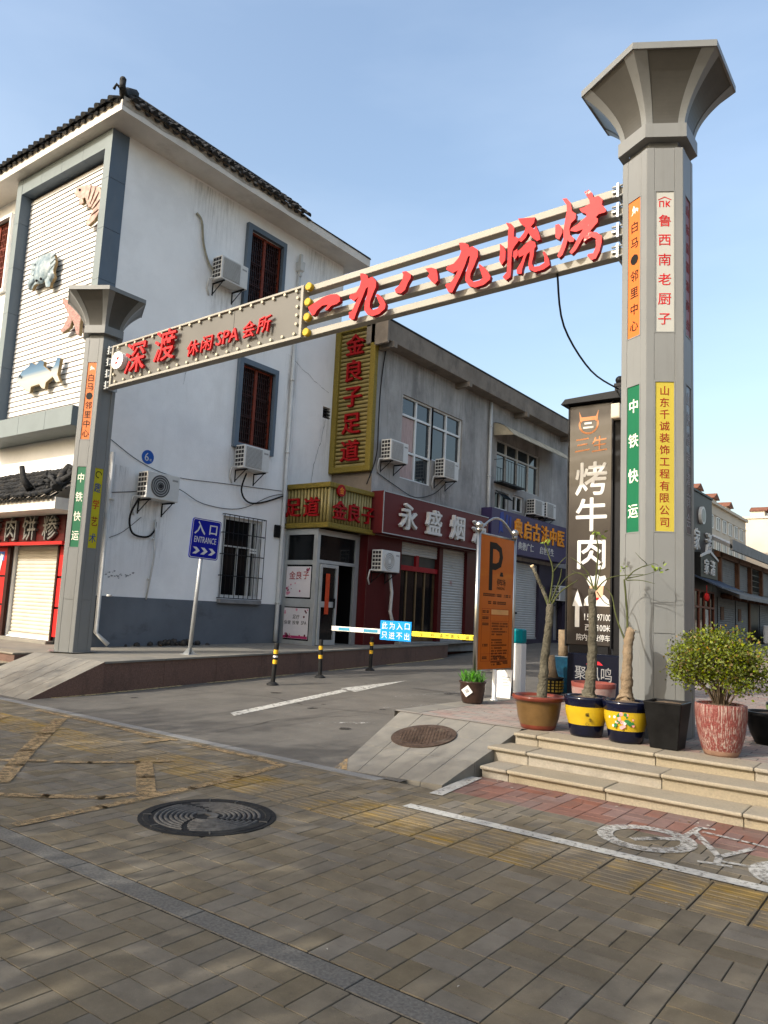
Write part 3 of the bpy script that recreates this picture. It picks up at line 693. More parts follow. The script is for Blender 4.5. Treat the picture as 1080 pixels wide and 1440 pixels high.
# eaves slab and fascia
g = MB(); g.add([(-26, 7.85, 11.2), (-12.95, 7.85, 11.2), (-12.95, 16.0, 11.2), (-13.9, 16.0, 11.2), (-13.9, 8.8, 11.2), (-26, 8.8, 11.2), (-26, 7.85, 11.42), (-12.95, 7.85, 11.42), (-12.95, 16.0, 11.42), (-13.9, 16.0, 11.42), (-13.9, 8.8, 11.42), (-26, 8.8, 11.42)],
  [(0, 5, 4, 1), (1, 4, 3, 2), (6, 7, 10, 11), (7, 8, 9, 10), (0, 1, 7, 6), (1, 2, 8, 7), (2, 3, 9, 8), (3, 4, 10, 9), (4, 5, 11, 10)])
eave_m = mat('eave plaster', (.62, .58, .52), .9, .08, 2., bump=.35, bscale=12); layer(eave_m, (.33, .29, .24), 1.8, .56, .8, (1, .6, 1), .6)
rf = g.build('eaves', eave_m, b1)
# tile skirts: rows of half-round tiles with pan tiles between, on a sloped bed
def tile_slope(name, base, along, up, length, depth, parent, pitch=.165, r=.062, jit=.012, seed=1, lift=0, m0=0, m1=0):
    rd = random.Random(seed); along = Vector(along); up = Vector(up); nrm = along.cross(up).normalized()
    if nrm.z < 0: nrm = -nrm
    q = MB(); base = Vector(base); nA = int(length/pitch)
    q.add([base, base+along*length, base+along*(length-m1*depth)+up*depth, base+along*(m0*depth)+up*depth], [(0, 1, 2, 3)], 1)
    q.add([base-up*.0-nrm*.05, base+along*length-nrm*.05, base+along*length, base], [(0, 1, 2, 3)], 1)
    for i in range(nA):
        s = (i+.5)*pitch; k = 0; d = -.07
        while d < depth-.05:
            if s < m0*(d+.2)-.03 or s > length-m1*(d+.2)+.03: break
            L_ = .26; p = base+along*(s+rd.uniform(-jit, jit))+up*(d+rd.uniform(-jit, jit))+nrm*(.03+rd.uniform(-.004, .012)+lift)
            n = 6; vs = []
            for e in (0, 1):
                rr = r*(1.0 if e == 0 else .86)
                vs += [p+up*(L_*e)+nrm*(.022*(1-e))+along*(rr*cos(pi*a/n))+nrm*(rr*sin(pi*a/n)) for a in range(n+1)]
            q.add(vs, [(a, a+1, n+2+a, n+1+a) for a in range(n)], 0, True); q.add(vs[:n+1], [tuple(range(n, -1, -1))], 0)
            d += .2
        # drooping eave tile between the rolls
        p = base+along*(s+pitch/2)-up*.05+nrm*.01
        vs = [p+along*(.07*cos(pi*a/5))-nrm*(.055*sin(pi*a/5)) for a in range(6)]; vs += [v+up*.2 for v in vs]
        q.add(vs, [(a, a+1, 7+a, 6+a) for a in range(5)]+[tuple(range(6))], 0)
        if rd.random() < .5:
            c = p+up*.09+nrm*.05; q.lathe([(.05, -.02), (.055, .0), (.03, .03), (.0001, .035)], c, 8, 0)
    return tag(q.build(name, [tile_dk, mortar_m], parent), kind='stuff')
tile_slope('roof_tiles', (-26, 7.82, 11.43), X, V3(0, .80, .60).normalized(), 13.0, .95, rf, seed=3, m1=.8, pitch=.235, r=.085)
tile_slope('roof_tiles', (-12.92, 7.95, 11.43), Y, V3(-.74, 0, .67).normalized(), 5.6, .7, rf, seed=5, lift=.0, m0=.5, pitch=.235, r=.085, jit=.025)
g = MB(); g.box(-13.51, -13.38, 8.3, 12.7, 11.84, 11.98); g.tube([(-13.44, 8.3, 11.99), (-13.44, 12.75, 11.99)], .07, 8); g.build('ridge', tile_dk, rf)
g = MB(); g.tube([(-13.42, 8.4, 12.05), (-13.24, 8.15, 11.86), (-13.05, 7.92, 11.62), (-12.9, 7.8, 11.6), (-12.86, 7.76, 11.66)], [.1, .1, .09, .07, .05], 8)
g.tube([(-12.87, 7.77, 11.55), (-12.87, 7.77, 11.74)], [.06, .065], 7); g.sph((-12.87, 7.77, 11.75), .07, 8, 5)
g.tube([(-13.3, 8.12, 11.75), (-13.3, 8.12, 11.95)], .035, 6); g.tube([(-12.95, 7.8, 11.6), (-13.0, 7.72, 11.68), (-13.05, 7.7, 11.58)], .03, 6)
g.tube([(-13.1, 7.95, 11.65), (-13.06, 7.92, 11.78), (-13.2, 8.0, 11.82)], .03, 6)
g.build('hip_finial', tile_dk, rf)
g = MB(); rd = random.Random(4)
pts = [(y, 11.33+rd.uniform(-.05, .05)) for y in [7.87+.25*k for k in range(22)]]
for (a, za), (b, zb) in zip(pts, pts[1:]): g.add([(-12.945, a, za), (-12.945, b, zb), (-12.935, b, 11.5), (-12.935, a, 11.5)], [(0, 1, 2, 3)])
g.build('mortar_bed', mortar_m, rf)
g = MB(); g.tube([(-12.96, 13.4, 11.44), (-12.97, 14.6, 11.46), (-12.95, 16.0, 11.45)], .018, 5); g.box(-13.2, -12.93, 13.5, 16.02, 11.42, 11.435); g.build('felt_edge', blk_met, rf)
# lower tiled canopy over the shop
g = MB(); g.box(-26, -13.35, 7.55, YF, 3.1, 3.32); cn = g.build('canopy', eave_m, b1)
tile_slope('roof_tiles', (-26, 7.5, 3.34), X, V3(0, .80, .60).normalized(), 12.6, 1.0, cn, seed=8, jit=.02)
rub = MB(); rd = random.Random(9)
for k in range(34):
    p = V3(rd.uniform(-14.25, -13.3), rd.uniform(7.5, 8.2), rd.uniform(3.38, 3.55)); p.z += (p.y-7.5)*.72+rd.uniform(0, .08)
    d = V3(rd.uniform(-1, 1), rd.uniform(-.4, 1), rd.uniform(-.2, .5)).normalized(); rub.tube([p, p+d*rd.uniform(.12, .25)], rd.uniform(.025, .06), 6)
rub.tube([(-14.2, 7.5, 3.5), (-14.35, 7.42, 3.7), (-14.42, 7.4, 3.95)], [.08, .06, .05], 7)
rub.tube([(-13.4, 7.6, 3.5), (-14.0, 8.0, 3.85), (-14.3, 8.3, 4.1)], [.08, .08, .07], 7)
tag(rub.build('ridge_rubble', tile_dk, cn), kind='stuff')
# red shop front with a roller shutter
red_pan = mat('bright red panel', (.42, .018, .016), .4, .06, 2.)
for x0, x1 in ((-14.61, -14.1), (-17.35, -16.62), (-18.2, -17.38), (-19.1, -18.23)):
    for z0, z1 in ((.66, 1.22), (1.26, 1.84), (1.88, 2.5)):
        g = MB(); fbox(g, OY(YF), FY, x0, x1, z0, z1, 0, .05); g.build('red_panel', red_pan, b1, .006)
g = MB(); fbox(g, OY(YF), FY, -19.2, -16.6, .5, 2.52, .001, .02); g.build('shopfront_backing', blk_met, b1)
g = MB(); fbox(g, OY(YF), FY, -14.57, -14.05, .5, 2.52, .001, .02); g.build('shopfront_backing', blk_met, b1)
g = MB(); fbox(g, OY(YF), FY, -16.6, -16.47, .5, 2.52, .02, .09); g.build('shutter_guide', wood_dk, b1)
g = MB(); fbox(g, OY(YF), FY, -14.62, -14.56, .5, 2.52, .02, .07); g.build('shutter_guide', wood_dk, b1)
def shutter(parent, O, fr, u0, u1, v0, v1, n0, m_, pitch=.08):
    q = MB(); U, Vv, N = fr; O = Vector(O); v = v0
    while v < v1-.01:
        e = min(v+pitch, v1)
        prof = [(v, 0), (v+(e-v)*.2, .014), (v+(e-v)*.55, .02), (v+(e-v)*.9, .010), (e, 0)]
        vs = [O+U*u+Vv*a+N*(n0+b) for a, b in prof for u in (u0, u1)]
        q.add(vs, [(2*i, 2*i+1, 2*i+3, 2*i+2) for i in range(4)]); v = e
    return tag(q.build('shutter_slats', m_, parent), kind='stuff')
g = MB(); fbox(g, OY(YF), FY, -16.47, -14.62, .6, 2.54, -.2, -.1); sh = g.build('roller_shutter', black_gap, b1); shutter(sh, OY(YF), FY, -16.46, -14.63, .68, 2.53, -.09, shut_cr)
g = MB(); fbox(g, OY(YF), FY, -16.46, -14.63, .60, .675, -.09, -.04); g.build('bottom_rail', shut_cr, sh, .005)
g = MB(); fbox(g, OY(YF), FY, -16.6, -14.5, .45, .58, .02, .2); g.build('door_step', stone_lt, b1, .01)
g = MB(); fbox(g, OY(YF), FY, -17.0, -16.78, 2.2, 2.4, .051, .056); g.prism([(-16.98, 1.95), (-16.9, 1.93), (-16.8, 2.32), (-16.93, 2.36)], OY(YF-.06), X, Z, -Y, .004, 1)
g.build('door_notice', [mat('blue notice', (.05, .14, .45), .5), let_w], b1)
# downpipes
def pipe(parent, pts, r=.05, name='downpipe'):
    q = MB(); q.tube(pts, r, 8); o = q.build(name, pvc, parent)
    for p in pts[1:-1] or [pts[0]]: pass
    a, b = Vector(pts[0]), Vector(pts[-1]); n_ = max(2, int((b-a).length/1.6)); q = MB()
    for k in range(n_): c = a.lerp(b, (k+.5)/n_); q.tube([c-Z*.02, c+Z*.02], r*1.25, 8)
    q.build('pipe_collar', pvc, o); return o
pipe(b1, [(XW+.07, 13.77, 10.2), (XW+.07, 13.77, 1.0), (XW+.07, 13.77, .62)])
g = MB(); g.lathe([(.05, 0), (.06, .12), (.11, .16), (.12, .4), (.06, .42), (.05, .62)], (XW+.1, 13.77, 10.15), 4, 0, False, pi/4); g.build('rainwater_head', pvc, b1)
pipe(b1, [(XW+.06, 8.78, 4.43), (XW+.06, 8.78, .8), (XW+.25, 8.95, .58)], .045)
pipe(b1, [(XW+.05, 9.95, 3.2), (XW+.05, 10.0, 2.4), (XW+.03, 9.9, 1.5)], .018, 'conduit')
g = MB(); fbox(g, OX(XW), FX, 13.52, 13.74, 3.2, 3.52, 0, .06); g.build('black_box', blk_met, b1, .02)
# dirt heap and weeds at the wall foot
g = MB(); rd = random.Random(2)
for k in range(60):
    y = rd.gauss(10.75, .35); g.sph((XW+.05+abs(rd.gauss(0, .12)), y, .55+rd.uniform(0, .12)*max(0, 1-abs(y-10.75))), rd.uniform(.02, .07), 6, 4, 0)
tag(g.build('rubble_heap', mat('dark rubble', (.05, .046, .042), .95, .5, 12.)), 'small heap of dark rubble and leaves at the white wall foot', 'rubble', kind='stuff')

def drip_mat():
    M = worn('rain drip stain', (.16, .145, .125), 5., .46, .72, .9); n = M.node_tree.nodes; L = M.node_tree.links
    tc = n.new('ShaderNodeTexCoord'); mp = n.new('ShaderNodeMapping'); mp.inputs['Scale'].default_value = (1, 3.2, .22); L.new(tc.outputs['Object'], mp.inputs[0])
    mx = n['Mix Shader']; mr = mx.inputs[0].links[0].from_node; nz = mr.inputs[0].links[0].from_node; L.new(mp.outputs[0], nz.inputs['Vector'])
    sp = n.new('ShaderNodeSeparateXYZ'); L.new(tc.outputs['Generated'], sp.inputs[0])
    ed = n.new('ShaderNodeMath'); ed.operation = 'PINGPONG'; ed.inputs[1].default_value = .5; L.new(sp.outputs[1], ed.inputs[0])
    m1 = n.new('ShaderNodeMapRange'); m1.inputs[2].default_value = .25; L.new(ed.outputs[0], m1.inputs[0])
    m2 = n.new('ShaderNodeMath'); m2.operation = 'MULTIPLY'; L.new(m1.outputs[0], m2.inputs[0]); L.new(sp.outputs[2], m2.inputs[1])
    m3 = n.new('ShaderNodeMath'); m3.operation = 'MULTIPLY'; L.new(mr.outputs[0], m3.inputs[0]); L.new(m2.outputs[0], m3.inputs[1])
    m4 = n.new('ShaderNodeMath'); m4.operation = 'MULTIPLY'; m4.inputs[1].default_value = .5; L.new(m3.outputs[0], m4.inputs[0]); L.new(m4.outputs[0], mx.inputs[0]); return M
drip = drip_mat()
def stain(parent, x, y0, y1, z0, z1):
    q = MB(); q.add([(x+.004, y0, z0), (x+.004, y1, z0), (x+.004, y1, z1), (x+.004, y0, z1)], [(0, 1, 2, 3)]); q.v[0] = (x+.0042, y0, z0); q.build('drip_stain', drip, parent)
for r in ((11.75, 13.4, 4.0, 5.15), (10.8, 11.9, 7.4, 8.9), (9.3, 10.4, 1.9, 3.6), (11.7, 13.3, 7.5, 8.5), (13.5, 14.1, 3.0, 8.0), (8.6, 9.3, 1.6, 4.2), (11.9, 13.2, 1.55, 1.6), (14.9, 15.6, 4.8, 6.7), (10.0, 11.8, 9.6, 11.15), (13.9, 15.5, 9.4, 11.15)): stain(b1, XW, *r)
crack(b1, [(XW, 15.2, 6.6), (XW, 15.1, 6.0), (XW, 14.9, 5.5), (XW, 14.8, 4.75)], .005, .006, FX, 6); crack(b1, [(XW, 13.9, 7.9), (XW, 14.6, 7.6), (XW, 15.3, 7.4)], .004, .006, FX, 7); crack(b1, [(XW, 10.2, 7.6), (XW, 10.5, 6.9), (XW, 10.4, 6.3)], .0035, .006, FX, 8)
g = MB(); rd = random.Random(12)
for k in range(26):
    y, z = rd.gauss(9.15, .16), rd.gauss(1.95, .05); s_ = rd.uniform(.01, .04); g.add([(XW+.005+k*1e-4, y-s_, z), (XW+.005+k*1e-4, y, z-s_*.6), (XW+.005+k*1e-4, y+s_, z+s_*.2), (XW+.005+k*1e-4, y, z+s_*.5)], [(0, 1, 2, 3)])
tag(g.build('flaking_paint', mat('flaked grey paint', (.25, .25, .25), .9), b1), kind='stuff')
# ---- things fixed on the corner building
def plaque(name, label, cat, poly, y, m_, thick=.12, details=None):
    cx = sum(p[0] for p in poly)/len(poly); cz = sum(p[1] for p in poly)/len(poly)
    t = thing(name, label, cat, (cx, y, cz)); thick = .11
    q = MB(); q.prism(poly, (0, y-.06, 0), X, Z, -Y, thick-.03, 0, 1)
    q.build('body', m_, t, .02, 2); return t
POLY = {
'shrimp': [(-14.97,10.3),(-14.82,10.31),(-14.55,10.26),(-14.24,10.14),(-14.04,10.05),(-13.94,9.92),(-13.9,9.68),(-13.96,9.45),(-14.1,9.32),(-14.32,9.25),(-14.46,9.35),(-14.33,9.43),(-14.22,9.55),(-14.28,9.67),(-14.39,9.68),(-14.48,9.83),(-14.56,9.96),(-14.65,9.96),(-14.59,9.85),(-14.69,9.84),(-14.79,9.9),(-14.79,10.03),(-14.93,10.1),(-15.01,10.17)],
'crab': [(-16.56,8.42),(-16.63,8.52),(-16.51,8.65),(-16.55,8.96),(-16.38,8.97),(-16.21,9.06),(-15.93,9.05),(-15.74,9.03),(-15.58,8.95),(-15.48,8.74),(-15.55,8.56),(-15.47,8.38),(-15.59,8.28),(-15.62,8.18),(-15.79,8.22),(-15.86,8.37),(-16.12,8.4),(-16.31,8.38),(-16.39,8.28)],
'fish': [(-16.62,6.25),(-16.41,6.4),(-16.14,6.48),(-16.06,6.56),(-15.85,6.46),(-15.68,6.54),(-15.5,6.48),(-15.51,6.38),(-15.2,6.21),(-15.09,6.32),(-14.99,6.49),(-14.85,6.45),(-14.89,6.21),(-14.91,6.09),(-14.77,5.92),(-14.93,5.92),(-15.09,6.07),(-15.34,5.98),(-15.36,5.84),(-15.5,5.88),(-15.61,5.98),(-15.94,5.97),(-15.96,5.84),(-16.16,5.92),(-16.49,6.1)],
'star': [(-15.01,7.8),(-14.9,7.76),(-14.58,7.57),(-14.37,7.5),(-14.14,7.52),(-14.05,7.43),(-14.22,7.31),(-14.24,7.09),(-14.23,6.82),(-14.36,6.88),(-14.45,7.08),(-14.56,7.22),(-14.61,7.07),(-14.88,7.0),(-14.99,7.06),(-14.83,7.2),(-14.72,7.37),(-14.86,7.53),(-15.02,7.71)]}
rim = mat('ochre plaque rim', (.26, .19, .10), .6, .25, 8.)
pk = mat('pink speckled relief', (.29, .17, .145), .55, .2, 9., col2=(.46, .36, .30)); pk2 = mat('red speckled relief', (.2, .085, .075), .6, .2, 30., col2=(.38, .26, .22))
def zmat(name, stops, z0, z1):
    M = mat(name, stops[0][1], .35, .05, 3.); n = M.node_tree.nodes; L = M.node_tree.links
    tc = n.new('ShaderNodeTexCoord'); sp = n.new('ShaderNodeSeparateXYZ'); L.new(tc.outputs['Object'], sp.inputs[0])
    mr = n.new('ShaderNodeMapRange'); mr.inputs[1].default_value = z0; mr.inputs[2].default_value = z1; L.new(sp.outputs[2], mr.inputs[0])
    r = n.new('ShaderNodeValToRGB'); L.new(mr.outputs[0], r.inputs[0]); e = r.color_ramp.elements
    e[0].position = stops[0][0]; e[0].color = (*stops[0][1], 1); e[1].position = stops[-1][0]; e[1].color = (*stops[-1][1], 1)
    for p_, c_ in stops[1:-1]: k = e.new(p_); k.color = (*c_, 1)
    L.new(r.outputs[0], n['Principled BSDF'].inputs['Base Color']); return M
fish_m = zmat('blue backed fish glaze', [(0, (.42, .38, .3)), (.4, (.46, .43, .35)), (.62, (.10, .17, .24)), (1, (.02, .05, .1))], -.35, .4)
crab_m = mat('silver blue crab glaze', (.10, .15, .18), .25, .2, 5., col2=(.36, .4, .4))
t = plaque('shrimp_relief', 'pink curled shrimp relief high on the cream siding', 'relief', POLY['shrimp'], 8.32, [pk, rim], .17)
for a, (x0, z0, x1, z1) in enumerate(((-14.35, 10.17, -14.42, 9.86), (-14.16, 10.09, -14.32, 9.74), (-14.02, 9.93, -14.26, 9.66), (-13.95, 9.74, -14.22, 9.58), (-13.98, 9.52, -14.24, 9.46))):
    q = MB(); q.tube([(x0, 8.175, z0), ((x0+x1)/2+.02, 8.165, (z0+z1)/2), (x1, 8.175, z1)], [.012, .016, .008], 6); q.build('shell_ridge', pk, t)
q = MB(); q.sph((-14.78, 8.175, 10.2), .03, 8, 6); q.build('eye', blk_met, t)
t = plaque('crab_relief', 'shiny blue grey crab relief on the cream siding', 'relief', POLY['crab'], 8.32, [crab_m, rim], .17)
q = MB(); q.sph((-16.02, 8.2, 8.68), .38, 14, 8, 0, .85); q.v = [(x_, 8.2+(y_-8.2)*.2, z_) for x_, y_, z_ in q.v]; q.build('shell', crab_m, t)
for sx in (-1, 1):
    q = MB(); q.tube([(-16.0+sx*.3, 8.19, 8.5), (-16.0+sx*.46, 8.17, 8.42), (-16.0+sx*.42, 8.17, 8.3)], [.05, .07, .03], 7); q.build('claw', crab_m, t)
    for k in range(3): q = MB(); q.tube([(-16.0+sx*.33, 8.19, 8.62+.13*k), (-16.0+sx*.5, 8.18, 8.7+.12*k)], [.03, .015], 6); q.build('leg', crab_m, t)
    q = MB(); q.sph((-16.0+sx*.09, 8.12, 8.42), .03, 8, 6); q.build('eye', blk_met, t)
t = plaque('starfish_relief', 'red speckled starfish relief beside the grey pillar capital', 'relief', POLY['star'], 8.32, [pk2, rim], .17)
t = plaque('fish_relief', 'blue backed tuna fish relief low on the cream siding', 'relief', POLY['fish'], 8.32, [fish_m, rim], .17)
for s_ in (0,): q = MB(); q.disc((-16.4, 8.15, 6.27), X, Z, -Y, .035, .012, 10); q.build('eye', blk_met, t)

# shop sign under the tiled canopy
t = thing('shop_sign', 'dark red shop sign with silver grey characters under the tiled canopy', 'sign', (-15.6, 8.3, 2.56))
g = MB(); fbox(g, OY(8.3), FY, -19.5, -14.0, 2.56, 3.1, 0, .12); g.build('board', mat('dark red board', (.06, .008, .007), .4, .1, 2.), t, .01)
g = MB(); fbox(g, OY(8.3), FY, -19.5, -14.0, 2.5, 2.56, 0, .16); g.build('trim', red_pan, t)
let_g = mat('silver grey letter', (.17, .165, .155), .35, .06, 4., metal=.3)
for c, x_ in (('沂', -17.45), ('蒙', -16.72), ('肉', -15.98), ('饼', -15.24), ('糁', -14.45)):
    g = MB(); glyph(g, c, (x_, 8.175, 2.84), FY, .5, .5, .07, 1); g.build('letter', let_g, t)
t = thing('house_number_plate', 'round blue house number plate 6 on the white wall', 'plate', (XW, 9.65, 4.5))
g = MB(); g.disc((XW, 9.65, 4.5), *FX, .15, .012, 24); g.build('disc', mat('enamel blue', (.02, .09, .36), .35), t)
g = MB(); glyph(g, '6', (XW+.012, 9.62, 4.5), FX, .10, .18, .002); glyph(g, '号', (XW+.012, 9.72, 4.44), FX, .06, .06, .002); g.build('lettering', let_w, t)

# ---- air conditioners
def make_ac(fan='sq'):
    t = thing('air_conditioner', 'x', 'air conditioner', (0, 0, 0))
    q = MB(); q.box(.07, .40, -.41, .41, 0, .56); b_ = q.build('casing', ac_w, t, .015, 2)
    q = MB()
    if fan == 'sq':
        fbox(q, OX(.40), FX, -.36, .16, .04, .52, 0, .012); q.build('fan_grille', ac_g, t, .01)
        q = MB()
        for k in range(16): fbox(q, OX(.412), FX, -.355, .155, .055+k*.029, .062+k*.029, 0, .006)
        tag(q.build('grille_bars', ac_w, t), kind='stuff')
    else:
        q.disc((.40, -.08, .28), *FX, .235, .012, 28); q.build('fan_grille', ac_g, t)
        q = MB()
        for r_ in (.22, .17, .12, .07):
            n_ = 28; vs = [(.413+d_, -.08+(r_+e)*cos(2*pi*k/n_), .28+(r_+e)*sin(2*pi*k/n_)) for e, d_ in ((-.01, 0), (0, .006), (.01, 0)) for k in range(n_)]
            q.add(vs, [(i*n_+k, i*n_+(k+1) % n_, (i+1)*n_+(k+1) % n_, (i+1)*n_+k) for i in range(2) for k in range(n_)])
        q.disc((.414, -.08, .28), *FX, .05, .006, 14); q.build('fan_ring', ac_w if fan == 'rd' else ac_dk, t)
    q = MB()
    for i in range(3):
        for j in range(5): fbox(q, V3(0, -.41, 0), FY, .10+i*.095, .18+i*.095, .05+j*.1, .125+j*.1, 0, .003)
    tag(q.build('side_vent', ac_dk, t), kind='stuff')
    for y in (-.3, .3):
        q = MB(); q.obox((.2, y, -.025), X*.21, Y*.015, Z*.015); q.obox((.0, y, -.16), X*.012, Y*.015, Z*.15); q.tube([(.01, y, -.28), (.36, y, -.03)], .012, 5)
        q.build('bracket', blk_met, t)
    q = MB(); fbox(q, OX(.40), FX, .22, .36, .43, .47, 0, .003); q.build('badge', ac_g, t)
    q = MB(); q.tube([(.2, -.36, .05), (.1, -.5, .02), (.03, -.48, -.2), (.02, -.4, -.35)], .02, 6); q.build('hose', pvc, t)
    return t
protos = {}
def ac(x, y, z, label, fan='sq', sc_=1.):
    if fan not in protos: t = protos[fan] = make_ac(fan)
    else: t = copy_tree(protos[fan])
    t.location = (x, y, z); t['label'] = label; t['group'] = 'outdoor units on the walls'; t.scale = (sc_,)*3; return t
ac(XW, 11.30, 8.92, 'air conditioner beside the top floor lattice window')
ac(XW, 12.42, 4.68, 'air conditioner just below the middle lattice window')
ac(XW, 9.82, 3.58, 'air conditioner below the round blue number plate', 'dk')
ac(-12.2, 16.28, 5.50, 'air conditioner left of the wide window on the grey building')
ac(-12.2, 18.95, 5.48, 'air conditioner under the right part of the wide grey wall window')
ac(-12.2, 25.05, 5.18, 'left of two air conditioners above the purple sign')
ac(-12.2, 26.05, 5.20, 'right of two air conditioners above the purple sign')
ac(-12.2, 16.12, 2.52, 'white air conditioner with round fan on the maroon shop wall', 'rd')
ac(-12.2, 27.35, 2.2, 'air conditioner low beside the purple sign right end')
# flexible pipe by the top unit and wires on the white wall
def wire(name, label, pts, r=.008, m_=None, n=5, smooth=True):
    P_ = [Vector(p) for p in pts]
    if smooth and len(P_) > 2:
        o_ = []
        for i in range(len(P_)-1):
            p0, p1, p2, p3 = P_[max(0, i-1)], P_[i], P_[i+1], P_[min(len(P_)-1, i+2)]
            for k in range(5):
                t_ = k/5; o_.append(.5*((2*p1)+(p2-p0)*t_+(2*p0-5*p1+4*p2-p3)*t_*t_+(3*p1-p0-3*p2+p3)*t_**3))
        P_ = o_+[P_[-1]]
    q = MB(); q.tube(P_, r, n); return tag(q.build(name, m_ or cable_m), label, 'cable')
wire('hose', 'pale hose rising from the top air conditioner on white wall', [(XW+.03, 10.35, 10.35), (XW+.05, 10.5, 10.2), (XW+.05, 10.6, 9.7), (XW+.05, 10.8, 9.3), (XW+.12, 10.92, 9.15)], .028, mat('old hose', (.26, .24, .18), .8, .2, 9.))
wire('cable', 'thin cable sagging across the white wall from the pillar', [(XW+.02, 8.7, 4.7), (XW+.02, 9.5, 4.35), (XW+.02, 10.4, 4.2), (XW+.02, 11.8, 4.28), (XW+.02, 13.7, 4.4)], .007)
wire('cable', 'cable running right from the lower air conditioner to the gold canopy', [(XW+.03, 8.75, 3.6), (XW+.03, 9.4, 3.72), (XW+.1, 10.3, 3.95), (XW+.03, 11.2, 3.72), (XW+.03, 12.3, 3.75), (XW+.03, 13.3, 4.2), (XW+.03, 13.85, 4.35)], .008)
wire('cable', 'black loop of cable under the middle air conditioner', [(XW+.2, 12.3, 4.6), (XW+.12, 12.25, 4.2), (XW+.08, 12.5, 3.95), (XW+.05, 13.0, 4.0), (XW+.05, 13.8, 4.3)], .022)
wire('cable', 'grey pipe curling down below the lower air conditioner', [(XW+.15, 9.45, 3.62), (XW+.08, 9.3, 3.2), (XW+.06, 9.4, 2.85), (XW+.05, 9.75, 2.8), (XW+.04, 9.95, 2.95), (XW+.03, 9.98, 3.15)], .022)
wire('cable', 'thin drooping wire below the lower air conditioner pipe', [(XW+.03, 9.6, 3.2), (XW+.02, 9.2, 2.85), (XW+.02, 8.9, 2.7)], .006)
# ================================================================== GREY BUILDING
X2 = -12.2
b2 = thing('grey_building', 'weathered grey two storey shop building with a stained cornice', 'building', (X2, 15.62, .55))
g = MB()
up = [(16.88, 18.46, 5.2, 7.6), (18.46, 20.15, 6.0, 7.6), (22.45, 25.8, 6.0, 7.5), (22.4, 23.4, 5.12, 5.72), (23.7, 24.55, 5.2, 5.76)]
holed(g, OX(X2), FX, 15.62, 28.4, 3.5, 8.75, up, .14, 0)
sh_h = [(17.15, 19.1, .66, 3.45), (19.3, 20.72, .68, 3.46)]
holed(g, OX(X2), FX, 15.62, 21.3, .3, 3.5, sh_h, .2, 1)
holed(g, OX(X2), FX, 21.3, 28.4, .3, 3.5, [(22.2, 25.98, .75, 3.46), (27.3, 28.1, .7, 2.5)], .2, 2)
holed(g, OY(15.62), FY, XW, X2, .3, 9.1, [], .1, 3)
g.add([(X2, 28.4, .3), (-20, 28.4, .3), (-20, 28.4, 8.75), (X2, 28.4, 8.75)], [(0, 1, 2, 3)], 0)
g.box(-20, X2-.25, 15.9, 28.3, .3, 8.9, 0)
g.build('wall', [conc_wall, maroon_w, mat('dark violet cladding', (.035, .028, .045), .5, .15, 2.), mat('brown stained render', (.2, .165, .13), .9, .2, 1.2, bump=.3)], b2)
g = MB(); g.box(X2-.3, -11.75, 15.45, 28.45, 8.66, 9.22); cor = g.build('cornice', conc_cor, b2, .01)
g = MB(); g.box(X2-.35, -11.73, 15.42, 28.48, 9.22, 9.26); g.build('felt_edge', blk_met, cor)
for k in range(4):
    g = MB(); y = 15.7+k*4.0; g.box(X2-.01, -11.68, y-.07, y+.1, 8.5, 8.68); g.build('spout', conc_cor, cor, .01)
g = MB(); g.box(-12.14, -11.7, 15.36, 15.445, 8.55, 9.45); g.build('parapet_end', conc_cor, b2, .01)
pipe(b2, [(X2+.08, 21.83, 8.6), (X2+.08, 21.83, 6), (X2+.08, 21.83, 3.6)], .055)
def window(parent, O, fr, u0, u1, v0, v1, us, vs_, gm=None, d=.13, fm=None):
    w_ = tag_part(MB(), 'window', O, fr, u0, u1, v0, v1, parent, d, gm or glass_bl); q = MB(); t_ = .045
    for a in (u0, u1-t_): fbox(q, O, fr, a, a+t_, v0, v1, -d+.01, -d+.07)
    for a in (v0, v1-t_): fbox(q, O, fr, u0, u1, a, a+t_, -d+.012, -d+.068)
    for a in us: fbox(q, O, fr, a-.03, a+.03, v0, v1, -d+.013, -d+.066)
    for a in vs_: fbox(q, O, fr, u0, u1, a-.03, a+.03, -d+.014, -d+.064)
    q.build('frame', fm or white_up, w_); return w_
window(b2, OX(X2), FX, *up[0][:2], 5.2, 7.6, [17.66], [6.0, 7.05]); window(b2, OX(X2), FX, *up[1], [19.3], [7.05])
g = MB(); fbox(g, OX(X2), FX, 16.95, 17.62, 5.25, 5.95, -.118, -.11); fbox(g, OX(X2), FX, 16.95, 17.6, 6.06, 7.0, -.118, -.11); g.build('curtain', mat('faded pink curtain', (.4, .3, .28), .9, .2, 3., stretch=(1, 9, 1)), b2)
w_ = window(b2, OX(X2), FX, *up[2], [23.25, 24.1, 25.0], [7.05], fm=mat('dull window frame', (.42, .42, .4), .5))
g = MB()
for k in range(9): g.tube([(X2+.3, 22.35+k*.2, 6.0), (X2+.3, 22.35+k*.2, 6.75)], .008, 4)
for z in (6.0, 6.75): g.tube([(X2, 22.3, z), (X2+.3, 22.3, z), (X2+.3, 24.0, z)], .012, 5)
g.box(X2, X2+.33, 22.3, 24.0, 5.95, 5.98); g.build('balcony_rack', blk_met, b2)
window(b2, OX(X2), FX, *up[3], [22.9], [], glass_dk); window(b2, OX(X2), FX, *up[4], [24.1], [], glass_dk)
g = MB(); c = V3(X2+.02, 22.7, 5.72); g.obox(c+V3(.18, 0, -.16), V3(.17, 0, -.15), Y*.28, V3(.008, 0, .01)); g.build('open_sash', [glass_bl], b2)
